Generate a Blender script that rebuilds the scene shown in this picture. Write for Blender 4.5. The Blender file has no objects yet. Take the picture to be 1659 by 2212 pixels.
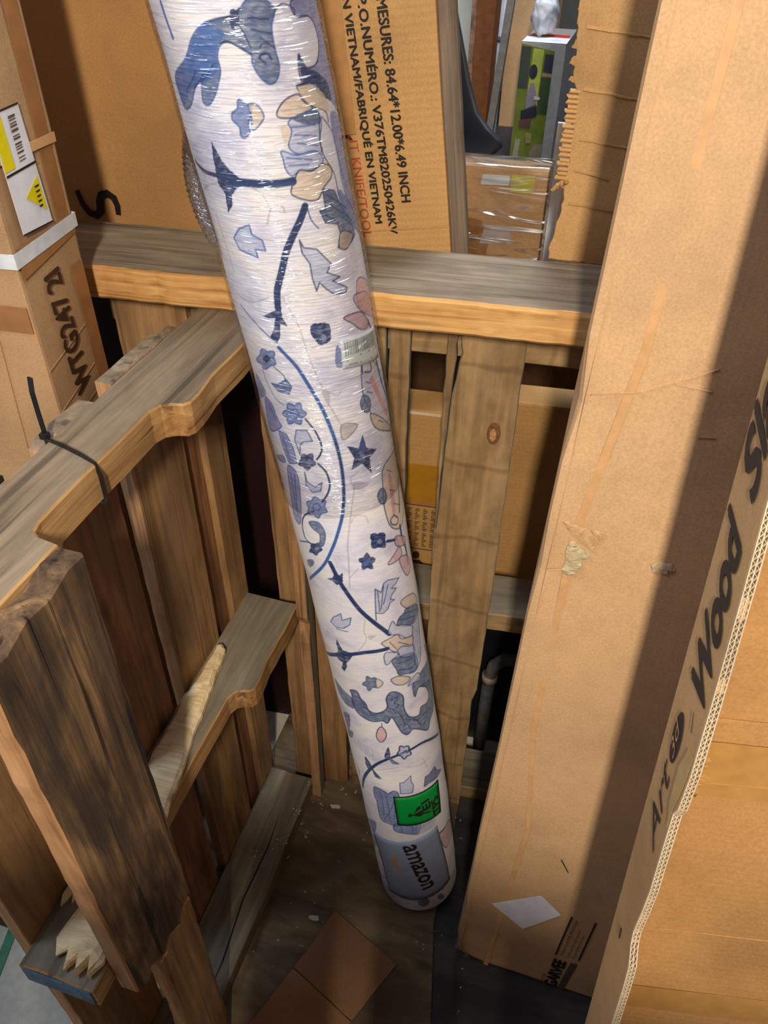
import bpy, bmesh, math, random
import numpy as np
from mathutils import Vector, Matrix, noise as mnoise

random.seed(7)
C = bpy.context.scene.collection
SC = bpy.context.scene

# ------------------------------------------------------------------ camera, world, lights, exposure
cam_d = bpy.data.cameras.new('camera')
cam_d.sensor_fit = 'HORIZONTAL'
cam_d.sensor_width = 36.0
cam_d.lens = 36.0 * 1687.0 / 1659.0
cam_d.clip_start = 0.01
cam = bpy.data.objects.new('camera', cam_d); C.objects.link(cam)
# rows of the rotation: world = R @ camera
R = Matrix(((0.95711791, -0.19438835, 0.21479866),
            (0.28940436, 0.60816414, -0.73917623),
            (0.01305441, 0.76964248, 0.63834163)))
M = R.to_4x4(); M.translation = Vector((0, 0, 1.42))
cam.matrix_world = M
SC.camera = cam

world = bpy.data.worlds.new('world'); SC.world = world
world.use_nodes = True
bg = world.node_tree.nodes['Background']
bg.inputs['Color'].default_value = (0.60, 0.66, 0.78, 1)
bg.inputs['Strength'].default_value = 0.27

def area(name, loc, target, size, energy, color, sy=None):
    l = bpy.data.lights.new(name, 'AREA'); l.energy = energy; l.color = color
    l.size = size
    if sy:
        l.shape = 'RECTANGLE'; l.size_y = sy
    o = bpy.data.objects.new(name, l); C.objects.link(o)
    d = Vector(target) - Vector(loc)
    o.matrix_world = Matrix.Translation(loc) @ d.to_track_quat('-Z', 'Y').to_matrix().to_4x4()
    return o
area('aisle_lamp', (0.15, -0.74, 1.93), (-0.1, 0.75, 0.9), 0.07, 31, (1.0, 0.89, 0.76), 0.24)
area('cool_fill_light', (-1.5, -0.3, 3.2), (-0.3, 0.6, 1.2), 0.8, 26, (0.62, 0.74, 1.0))  # added cool fill, tints the left side of the rug blue
area('far_fill_light', (-0.1, 1.9, 3.2), (-0.25, 1.8, 0.9), 0.6, 60, (0.85, 0.92, 1.0))  # added fill that brightens the goods farther back

SC.view_settings.view_transform = 'Standard'
SC.view_settings.look = 'None'
SC.view_settings.gamma = 1
SC.view_settings.use_curve_mapping = False
SC.view_settings.exposure = 0.0

# ------------------------------------------------------------------ helpers
def s2l(c):
    return tuple(((v/255)/12.92 if v/255 <= .04045 else (((v/255)+.055)/1.055)**2.4) for v in c) + (1,)

def tag(o, label=None, cat=None, group=None, kind=None):
    if label: o['label'] = label
    if cat: o['category'] = cat
    if group: o['group'] = group
    if kind: o['kind'] = kind
    return o

def thing(name, label, cat, loc=(0, 0, 0), group=None):
    o = bpy.data.objects.new(name, None); C.objects.link(o)
    o.empty_display_size = .05
    o.location = loc
    return tag(o, label, cat, group)

def world_of(o):
    return o.matrix_basis.copy() if o.parent is None else world_of(o.parent) @ o.matrix_basis

def link(name, me, parent=None, frame=None, label=None):
    o = bpy.data.objects.new(name, me); C.objects.link(o)
    f = frame or Matrix.Identity(4)
    if parent is not None:
        o.parent = parent
        o.matrix_basis = world_of(parent).inverted() @ f
    else:
        o.matrix_basis = f
    if label: o['label'] = label
    return o

def frame(O, U, V):
    U = Vector(U).normalized(); V = Vector(V); V = (V - U * V.dot(U)).normalized(); W = U.cross(V)
    m = Matrix((U, V, W)).transposed().to_4x4(); m.translation = Vector(O)
    return m

def mesh(name, verts, faces, mats, midx=None, smooth=False):
    me = bpy.data.meshes.new(name)
    me.from_pydata([tuple(v) for v in verts], [], faces)
    for m in (mats if isinstance(mats, (list, tuple)) else [mats]): me.materials.append(m)
    if midx is not None: me.polygons.foreach_set('material_index', midx)
    if smooth: me.polygons.foreach_set('use_smooth', [True] * len(me.polygons))
    me.update()
    return me

def inset(pts, e):
    n = len(pts); out = []
    area2 = sum(pts[i][0]*pts[(i+1) % n][1] - pts[(i+1) % n][0]*pts[i][1] for i in range(n))
    sg = 1 if area2 > 0 else -1
    for i in range(n):
        a = Vector(pts[i-1]); b = Vector(pts[i]); c = Vector(pts[(i+1) % n])
        d1 = (b-a); d2 = (c-b)
        if d1.length < 1e-9 or d2.length < 1e-9: out.append(tuple(b)); continue
        d1.normalize(); d2.normalize()
        nn = Vector((-d1.y, d1.x)) + Vector((-d2.y, d2.x))
        if nn.length < 1e-6: out.append(tuple(b)); continue
        nn.normalize(); out.append((b.x + sg*nn.x*e, b.y + sg*nn.y*e))
    return out

def densify(pts, step, jit=0.0, rnd=random, corner=0.0):
    out = []; n = len(pts)
    for i in range(n):
        a = pts[i]; b = pts[(i+1) % n]
        L = math.hypot(b[0]-a[0], b[1]-a[1]); k = max(1, int(L/step))
        nx, ny = ((b[1]-a[1])/L, -(b[0]-a[0])/L) if L > 0 else (0, 0)
        for j in range(k):
            t = j/k; q = 0 if j == 0 else rnd.uniform(-jit, jit)
            out.append((a[0]+(b[0]-a[0])*t+nx*q, a[1]+(b[1]-a[1])*t+ny*q))
    return out

def prism_mesh(name, pts, T, mats, e=.0012, sag=0.0):
    """outline in xy, thickness along z, chamfered; slot 0 = faces, slot 1 = edges"""
    n = len(pts)
    ar = sum(pts[i][0]*pts[(i+1) % n][1] - pts[(i+1) % n][0]*pts[i][1] for i in range(n))
    if ar < 0: pts = pts[::-1]
    ins = inset(pts, e); xmax = max(p[0] for p in pts)
    rings = [(ins, 0), (pts, e), (pts, T-e), (ins, T)]
    V = [(p[0], p[1], z) for r, z in rings for p in r]
    F = []; mi = []
    for k in range(3):
        for i in range(n):
            j = (i+1) % n
            F.append((k*n+i, k*n+j, (k+1)*n+j, (k+1)*n+i))
            end = len(mats) > 2 and pts[i][0] > .9*xmax and pts[j][0] > .9*xmax and abs(pts[i][1]-pts[j][1]) > .5*abs(pts[i][0]-pts[j][0])
            mi.append(2 if end else (1 if len(mats) > 1 else 0))
    F.append(tuple(range(n-1, -1, -1))); mi.append(0)
    F.append(tuple(range(3*n, 4*n))); mi.append(0)
    if sag:
        xs = [v[0] for v in V]; L = max(xs) or 1
        V = [(x, y, z + sag*math.sin(math.pi*x/L)) for x, y, z in V]
    return mesh(name, V, F, mats, mi)

def board(name, parent, O, U, V, L, Wd, T, mats, jit=.0008, ragged=0.0, pts=None, label=None, e=.0012, seed=0):
    rnd = random.Random(seed or hash((round(O[0], 3), round(O[1], 3), round(L, 3))))
    base = pts or [(0, 0), (L, 0), (L, Wd), (0, Wd)]
    if ragged:
        q = [(0, 0)]; k = 14
        end = [(L + rnd.uniform(-ragged, ragged*.3), Wd*i/k) for i in range(k+1)]
        base = [(0, 0)] + end + [(0, Wd)]
    p = densify(base, .022, jit, rnd)
    me = prism_mesh(name, p, T, mats, e)
    return link(name, me, parent, frame(O, U, V), label)

def carton_mesh(name, L, Wd, H, mats, dent=.0015, bev=.003, seg=14, seed=1, dents=()):
    bm = bmesh.new()
    bmesh.ops.create_cube(bm, size=1)
    bmesh.ops.scale(bm, vec=(L, Wd, H), verts=bm.verts)
    bmesh.ops.translate(bm, vec=(L/2, Wd/2, H/2), verts=bm.verts)
    bmesh.ops.bevel(bm, geom=bm.edges[:], offset=bev, segments=2, profile=.6, affect='EDGES')
    for axis, D in ((0, L), (1, Wd), (2, H)):
        k = max(1, min(seg, int(D/.05)))
        for i in range(1, k):
            no = [0, 0, 0]; no[axis] = 1; co = [0, 0, 0]; co[axis] = D*i/k
            bmesh.ops.bisect_plane(bm, geom=bm.verts[:]+bm.edges[:]+bm.faces[:], plane_co=co, plane_no=no)
    for v in bm.verts:
        d = mnoise.noise_vector(Vector(v.co)*6 + Vector((seed*3.1, 0, 0)))
        v.co += Vector(d)*dent
        for (c, r, dv) in dents:
            q = (Vector(v.co)-Vector(c)).length/r
            if q < 1: v.co += Vector(dv)*(1-q*q)**2
    bmesh.ops.triangulate(bm, faces=[f for f in bm.faces if len(f.verts) > 4])
    me = bpy.data.meshes.new(name); bm.to_mesh(me); bm.free()
    for m in (mats if isinstance(mats, (list, tuple)) else [mats]): me.materials.append(m)
    return me

def quad_part(name, parent, fr, pts, mat, T=.0004, lift=.0006, step=.02, jit=0, label=None):
    """thin flat piece lying on the xy plane of fr"""
    p = densify(pts, step, jit)
    me = prism_mesh(name, p, T, [mat], T*.2)
    m = fr @ Matrix.Translation((0, 0, lift))
    return link(name, me, parent, m, label)

def text_mesh(s, shear=0.0, bold=0.0, spacing=1.0):
    cu = bpy.data.curves.new('t', 'FONT'); cu.body = s; cu.size = 1; cu.shear = shear; cu.offset = bold
    cu.space_character = spacing; cu.resolution_u = 3
    o = bpy.data.objects.new('t', cu); C.objects.link(o)
    dg = bpy.context.evaluated_depsgraph_get()
    me = bpy.data.meshes.new_from_object(o.evaluated_get(dg))
    bpy.data.objects.remove(o); bpy.data.curves.remove(cu)
    co = np.empty(len(me.vertices)*3); me.vertices.foreach_get('co', co); co = co.reshape(-1, 3)
    mn = co.min(0); mx = co.max(0)
    co = (co-mn)/np.maximum(mx-mn, 1e-6); co[:, 2] = 0
    me.vertices.foreach_set('co', co.ravel()); me.materials.clear()
    return me

def thicken(me, w, h, b):
    """bolder letters: shifted copies of the outline"""
    n = len(me.vertices); co = np.empty(n*3); me.vertices.foreach_get('co', co); co = co.reshape(-1, 3)
    co[:, 0] *= w; co[:, 1] *= h
    fs = [tuple(p.vertices) for p in me.polygons]; V = []; F = []
    for k, (dx, dy) in enumerate(((0, 0), (1, .3), (-1, -.3), (.2, 1), (-.2, -1)) if b else ((0, 0),)):
        V += [(x+dx*b, y+dy*b, k*1.5e-5) for x, y, _ in co]; F += [tuple(i+k*n for i in f) for f in fs]
    return mesh(me.name, V, F, list(me.materials))

def text_part(name, parent, fr, s, x, y, w, h, ang, mat, shear=0, bold=.012, lift=.0012, spacing=1.0, label=None):
    """text box w x h (metres) whose start corner is x,y on fr's plane, baseline turned by ang degrees"""
    me = text_mesh(s, shear, 0, spacing); me.materials.append(mat); me.name = name
    me = thicken(me, w, h, bold*h)
    m = fr @ Matrix.Translation((x, y, lift)) @ Matrix.Rotation(math.radians(ang), 4, 'Z')
    return link(name, me, parent, m, label)

def sweep(name, path, prof, mats, parent=None, closed=False, frame_up=(0, 0, 1), label=None, caps=True, smooth=True):
    """rectangular/round profile (list of 2d pts) swept along a world-space path"""
    P = [Vector(p) for p in path]; n = len(P); m = len(prof); V = []
    for i in range(n):
        a = P[i-1] if (i > 0 or closed) else P[i]; b = P[(i+1) % n] if (i < n-1 or closed) else P[i]
        t = (b-a).normalized(); up = Vector(frame_up)
        s = t.cross(up)
        if s.length < 1e-4: s = t.cross(Vector((1, 0, 0)))
        s.normalize(); u = s.cross(t)
        sc = prof[i] if isinstance(prof[0][0], (tuple, list)) else prof
        for q in sc: V.append(P[i] + s*q[0] + u*q[1])
    m = len(sc); F = []
    for i in range(n if closed else n-1):
        j = (i+1) % n
        for k in range(m):
            l = (k+1) % m
            F.append((i*m+k, i*m+l, j*m+l, j*m+k))
    if caps and not closed:
        F.append(tuple(range(m-1, -1, -1))); F.append(tuple(range((n-1)*m, n*m)))
    me = mesh(name, V, F, mats, None, smooth)
    return link(name, me, parent, None, label)

def circle(r, k=10, ry=None):
    return [(r*math.cos(2*math.pi*i/k), (ry or r)*math.sin(2*math.pi*i/k)) for i in range(k)]

# ------------------------------------------------------------------ materials
def new_mat(name):
    m = bpy.data.materials.new(name); m.use_nodes = True
    nt = m.node_tree; b = nt.nodes['Principled BSDF']
    return m, nt, b

def N(nt, t, **kw):
    n = nt.nodes.new(t)
    for k, v in kw.items():
        if k in n.inputs: n.inputs[k].default_value = v
        else: setattr(n, k, v)
    return n

def coords(nt, scale, rnd=True):
    tc = N(nt, 'ShaderNodeTexCoord'); mp = N(nt, 'ShaderNodeMapping')
    mp.inputs['Scale'].default_value = scale
    nt.links.new(tc.outputs['Object'], mp.inputs['Vector'])
    if rnd:
        oi = N(nt, 'ShaderNodeObjectInfo'); mu = N(nt, 'ShaderNodeMath', operation='MULTIPLY'); mu.inputs[1].default_value = 37.0
        nt.links.new(oi.outputs['Random'], mu.inputs[0])
        cx = N(nt, 'ShaderNodeCombineXYZ')
        for k in range(3): nt.links.new(mu.outputs[0], cx.inputs[k])
        nt.links.new(cx.outputs[0], mp.inputs['Location'])
    return mp.outputs['Vector']

def ramp(nt, fac, stops):
    r = N(nt, 'ShaderNodeValToRGB'); els = r.color_ramp.elements
    while len(els) < len(stops): els.new(.5)
    for e, (p, c) in zip(els, stops): e.position = p; e.color = c
    nt.links.new(fac, r.inputs['Fac'])
    return r.outputs['Color']

def mixc(nt, a, b, fac, mode='MIX'):
    m = N(nt, 'ShaderNodeMix', data_type='RGBA', blend_type=mode)
    for sock, v in ((m.inputs[0], fac), (m.inputs[6], a), (m.inputs[7], b)):
        if isinstance(v, (int, float)): sock.default_value = v
        elif isinstance(v, tuple): sock.default_value = v
        else: nt.links.new(v, sock)
    return m.outputs[2]

def noise(nt, vec, scale, detail=4, rough=.55, dist=0.0):
    n = N(nt, 'ShaderNodeTexNoise', Scale=scale, Detail=detail, Roughness=rough, Distortion=dist)
    nt.links.new(vec, n.inputs['Vector'])
    return n.outputs['Fac']

def bump(nt, h, strength, dist, prev=None):
    b = N(nt, 'ShaderNodeBump', Strength=strength, Distance=dist)
    nt.links.new(h, b.inputs['Height'])
    if prev is not None: nt.links.new(prev, b.inputs['Normal'])
    return b.outputs['Normal']

def wood(name, dark, mid, light, stain=None, stain_amt=.5, grain=1.0, bmp=.5, rough=.75, gs=26, saw=0.0):
    """grain runs along the object's local x"""
    m, nt, b = new_mat(name)
    v = coords(nt, (2.2, gs, gs))
    g0 = noise(nt, v, 1.5, 6, .60, 1.2)
    vp = coords(nt, (5, 9, 9)); gp = noise(nt, vp, 1.2, 4, .6, .5)
    ad = N(nt, 'ShaderNodeMath', operation='MULTIPLY_ADD'); ad.inputs[1].default_value = .62; nt.links.new(g0, ad.inputs[0])
    m2 = N(nt, 'ShaderNodeMath', operation='MULTIPLY'); m2.inputs[1].default_value = .38; nt.links.new(gp, m2.inputs[0]); nt.links.new(m2.outputs[0], ad.inputs[2])
    g = ad.outputs[0]
    col = ramp(nt, g, [(.34, s2l(dark)), (.49, s2l(mid)), (.64, s2l(light))])
    vf = coords(nt, (5, 130, 130)); f = noise(nt, vf, 1.0, 3, .6)
    col = mixc(nt, col, ramp(nt, f, [(.3, (.50, .47, .45, 1)), (.62, (1.12, 1.1, 1.08, 1))]), .5*grain, 'MULTIPLY')
    if stain:
        vs = coords(nt, (3.0, 9, 9)); s = noise(nt, vs, 1.3, 5, .6, .6)
        fac = N(nt, 'ShaderNodeMapRange'); fac.inputs[1].default_value = .47; fac.inputs[2].default_value = .62; fac.inputs[4].default_value = stain_amt
        nt.links.new(s, fac.inputs[0])
        col = mixc(nt, col, s2l(stain), fac.outputs[0])
    if saw:
        vw = coords(nt, (1, 1, 1)); ww = N(nt, 'ShaderNodeTexWave', Scale=2.3, Distortion=2.0, bands_direction='X'); ww.inputs['Detail'].default_value = 2; ww.inputs['Detail Scale'].default_value = 3
        nt.links.new(vw, ww.inputs['Vector'])
        col = mixc(nt, col, ramp(nt, ww.outputs['Fac'], [(.0, (.55, .52, .48, 1)), (.015, (1, 1, 1, 1))]), saw, 'MULTIPLY')
        vd = coords(nt, (9, 14, 14)); dd = noise(nt, vd, 1.4, 5, .65)
        col = mixc(nt, col, ramp(nt, dd, [(.34, (.60, .58, .54, 1)), (.55, (1, 1, 1, 1)), (.72, (1.18, 1.16, 1.12, 1))]), .8, 'MULTIPLY')
    # fine dark checks along the grain
    vc = coords(nt, (1.8, 75, 75)); ck = noise(nt, vc, 1.0, 3, .5, .35)
    cf = N(nt, 'ShaderNodeMapRange'); cf.inputs[1].default_value = .60; cf.inputs[2].default_value = .68; cf.inputs[4].default_value = .62*grain
    nt.links.new(ck, cf.inputs[0])
    col = mixc(nt, col, s2l([c*.50 for c in dark]), cf.outputs[0])
    # a few knots
    vk = coords(nt, (4.0, 9, 9)); vo = N(nt, 'ShaderNodeTexVoronoi', Scale=1.0); nt.links.new(vk, vo.inputs['Vector'])
    kf = N(nt, 'ShaderNodeMapRange'); kf.inputs[1].default_value = .05; kf.inputs[2].default_value = .12; kf.inputs[3].default_value = .6; kf.inputs[4].default_value = 0
    nt.links.new(vo.outputs['Distance'], kf.inputs[0])
    col = mixc(nt, col, s2l([c*.45 for c in dark]), kf.outputs[0])
    nt.links.new(col, b.inputs['Base Color']); b.inputs['Roughness'].default_value = rough
    b.inputs['Specular IOR Level'].default_value = .25
    n1 = bump(nt, g, .6*bmp, .004); n2 = bump(nt, f, .8*bmp, .0012, n1)
    n3 = N(nt, 'ShaderNodeBump', Strength=.8*min(1, bmp*1.6), Distance=.002, invert=True); nt.links.new(cf.outputs[0], n3.inputs['Height']); nt.links.new(n2, n3.inputs['Normal'])
    nt.links.new(n3.outputs[0], b.inputs['Normal'])
    return m

def card(name, c, var=.10, rough=.7, ridge=0.0, ridge_axis='X', ridge_scale=300, dirt=.25, spec=.3):
    m, nt, b = new_mat(name)
    v = coords(nt, (1, 1, 1))
    n1 = noise(nt, v, 5, 5, .55); n2 = noise(nt, v, 420, 2, .6); n3 = noise(nt, v, 38, 4, .6, .4)
    base = s2l(c); dk = s2l([x*(1-var*1.6) for x in c]); lt = s2l([min(255, x*(1+var*.7)) for x in c])
    col = ramp(nt, n1, [(.32, dk), (.5, base), (.68, lt)])
    col = mixc(nt, col, ramp(nt, n2, [(.25, (.72, .70, .66, 1)), (.7, (1.08, 1.07, 1.05, 1))]), .6, 'MULTIPLY')
    col = mixc(nt, col, ramp(nt, n3, [(.3, (.70, .66, .6, 1)), (.55, (1, 1, 1, 1))]), dirt, 'MULTIPLY')
    nt.links.new(col, b.inputs['Base Color']); b.inputs['Roughness'].default_value = rough
    b.inputs['Specular IOR Level'].default_value = spec
    nn = bump(nt, n3, .25, .0015); nn = bump(nt, n2, .25, .0004, nn)
    if ridge:
        w = N(nt, 'ShaderNodeTexWave', Scale=ridge_scale, Distortion=.6, bands_direction=ridge_axis)
        w.inputs['Detail'].default_value = 1
        nt.links.new(v, w.inputs['Vector'])
        nn = bump(nt, w.outputs['Fac'], ridge, .0008, nn)
    nt.links.new(nn, b.inputs['Normal'])
    return m

def plain(name, c, rough=.6, spec=.4, var=.08, coat=0, scale=60):
    m, nt, b = new_mat(name)
    v = coords(nt, (1, 1, 1)); n1 = noise(nt, v, scale, 4, .6)
    col = ramp(nt, n1, [(.3, s2l([x*(1-var) for x in c])), (.7, s2l([min(255, x*(1+var)) for x in c]))])
    nt.links.new(col, b.inputs['Base Color']); b.inputs['Roughness'].default_value = rough
    b.inputs['Specular IOR Level'].default_value = spec; b.inputs['Coat Weight'].default_value = coat
    return m

def film(name, vec_scale, base=.04, gain=.5, rough=.12, tint=(.95, .97, 1, 1), detail=2, dist=.006):
    m, nt, b = new_mat(name); nt.nodes.remove(b)
    out = nt.nodes['Material Output']
    tr = N(nt, 'ShaderNodeBsdfTransparent'); gl = N(nt, 'ShaderNodeBsdfGlossy'); gl.inputs['Color'].default_value = tint; gl.inputs['Roughness'].default_value = rough
    v = coords(nt, vec_scale, False); a = noise(nt, v, 1.0, detail, .55, 1.0)
    n = bump(nt, a, 1.0, dist); nt.links.new(n, gl.inputs['Normal'])
    fr = N(nt, 'ShaderNodeFresnel', IOR=1.45); nt.links.new(n, fr.inputs['Normal'])
    mr = N(nt, 'ShaderNodeMapRange'); mr.inputs[1].default_value = .0; mr.inputs[2].default_value = .6; mr.inputs[3].default_value = base; mr.inputs[4].default_value = gain
    nt.links.new(fr.outputs[0], mr.inputs[0])
    mx = N(nt, 'ShaderNodeMixShader'); nt.links.new(mr.outputs[0], mx.inputs[0]); nt.links.new(tr.outputs[0], mx.inputs[1]); nt.links.new(gl.outputs[0], mx.inputs[2])
    nt.links.new(mx.outputs[0], out.inputs['Surface'])
    return m

W_GREY = wood('weathered_grey_wood', (98, 84, 66), (136, 119, 96), (162, 144, 118), (108, 100, 88), .45, .8, .4)
W_GREY2 = wood('dusty_grey_wood', (104, 96, 80), (134, 124, 104), (152, 142, 120), (84, 74, 60), .5, .5, .3)
W_FRESH = wood('fresh_yellow_wood', (136, 100, 58), (180, 140, 88), (204, 166, 112), (150, 100, 50), .5, .9, .6, gs=50)
W_BEAM = wood('beam_top_wood', (104, 94, 80), (146, 132, 112), (174, 160, 138), (112, 102, 86), .5, .8, .5)
W_BEAMF = wood('beam_front_wood', (158, 108, 56), (212, 162, 96), (236, 192, 126), (160, 100, 52), .4, .6, .5, gs=60)
W_RED = wood('reddish_board_wood', (104, 68, 44), (142, 98, 64), (168, 120, 80), (98, 76, 58), .45, .7, .3)
W_BROWN = wood('brown_board_wood', (116, 84, 54), (156, 118, 76), (182, 142, 96), (108, 88, 68), .4, .7, .3)
W_TAN = wood('tan_plank_wood', (142, 112, 74), (166, 134, 92), (182, 150, 106), (150, 128, 96), .5, .5, .25, saw=.6)
W_DARK = wood('dark_rough_wood', (48, 37, 28), (100, 78, 56), (158, 124, 84), (54, 46, 42), .75, 1.25, 1.3, gs=24)
W_ORANGE = wood('orange_edge_wood', (138, 100, 66), (178, 134, 92), (204, 160, 116), None, 0, .8, .5)
W_SPLINT = wood('splintered_pale_wood', (214, 180, 126), (250, 226, 176), (255, 240, 206), (190, 150, 100), .2, .4, .6, gs=60)
W_PLY = wood('dirty_plywood', (92, 78, 58), (122, 106, 80), (148, 130, 100), (74, 62, 48), .7, .4, .3, gs=5)
W_FLOORDARK = wood('dark_floor_wood', (44, 42, 40), (60, 57, 54), (80, 74, 66), (36, 36, 38), .6, .4, .3, gs=5)  # dark tone also holds the shade under the leaning cartons
W_POST = wood('grey_post_wood', (88, 76, 64), (124, 108, 92), (150, 134, 116), None, 0, .8, .4)
K_GARV = card('kraft_tan', (212, 172, 126), .07, .62, .06, 'X', 44, .18)
K_ART = card('kraft_orange', (192, 144, 88), .07, .6, .08, 'Z', 44, .2)
K_ARTS = card('kraft_side', (214, 174, 122), .05, .6)
K_LEFT = card('kraft_left', (190, 152, 110), .07, .62, 0, 'X', 1, .2)
K_SBOX = card('kraft_brown', (182, 136, 82), .06, .65, .06, 'Z', 40, .12)
K_TEXT = card('kraft_golden', (202, 158, 100), .05, .65, .28, 'Z', 38, .12)
K_TORN = card('kraft_torn', (204, 160, 104), .07, .68, .5, 'Z', 10, .3)
K_GAP = card('kraft_gap', (186, 142, 84), .06, .65, .1, 'Z', 40, .2)  # kraft brown of the gap cartons and the torn liner shreds
K_PIECE = card('kraft_floor_piece', (152, 112, 78), .06, .7)
CREAM = card('corrugation_cream', (226, 206, 172), .05, .8)
TAPE_B = plain('brown_tape', (166, 116, 66), .35, .5, .05)
TAPE_Y = plain('amber_tape', (172, 120, 30), .3, .6, .08, scale=20)
TAPE_G = plain('tan_tape_band', (212, 164, 112), .5, .4, .05)
INK = plain('black_ink', (42, 34, 30), .6, .3, .1)
INK_B = plain('brown_ink', (66, 42, 26), .6, .3, .1)
INK_F = plain('faint_ink', (96, 84, 64), .7, .2, .15)
INK_R = plain('red_ink', (190, 72, 40), .6, .3, .1)
WHITE = plain('white_paper', (226, 226, 230), .55, .3, .05, scale=30)
YELLOW = plain('yellow_print', (226, 208, 22), .5, .3, .05)
BLACK = plain('black_plastic', (20, 21, 24), .35, .5, .1)
STRAP = plain('white_strap', (214, 218, 220), .35, .5, .06)
FOAM = plain('foam_crumb_white', (205, 200, 190), .8, .2, .05)
GREEN = plain('green_sticker_paper', (0, 150, 62), .5, .4, .03)
MAILER = plain('grey_blue_label', (142, 156, 182), .4, .5, .04)
SMILE = plain('orange_ink', (222, 128, 36), .5, .3, .03)
LBL = plain('label_paper', (214, 220, 220), .3, .5, .02)
LBLG = plain('label_grey_print', (142, 152, 150), .4, .4, .1)
BLUEP = plain('blue_paint', (66, 100, 124), .7, .3, .3, scale=50)
PIPE = plain('grey_plastic_pipe', (90, 88, 88), .5, .4, .15)
DARKBAG = plain('dark_grey_shell', (44, 48, 58), .45, .5, .12, scale=8)
RED_DK = plain('dark_red_card', (34, 12, 11), .6, .3, .1)
GREENW = plain('green_wrap', (70, 132, 92), .4, .5, .1)

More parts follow.
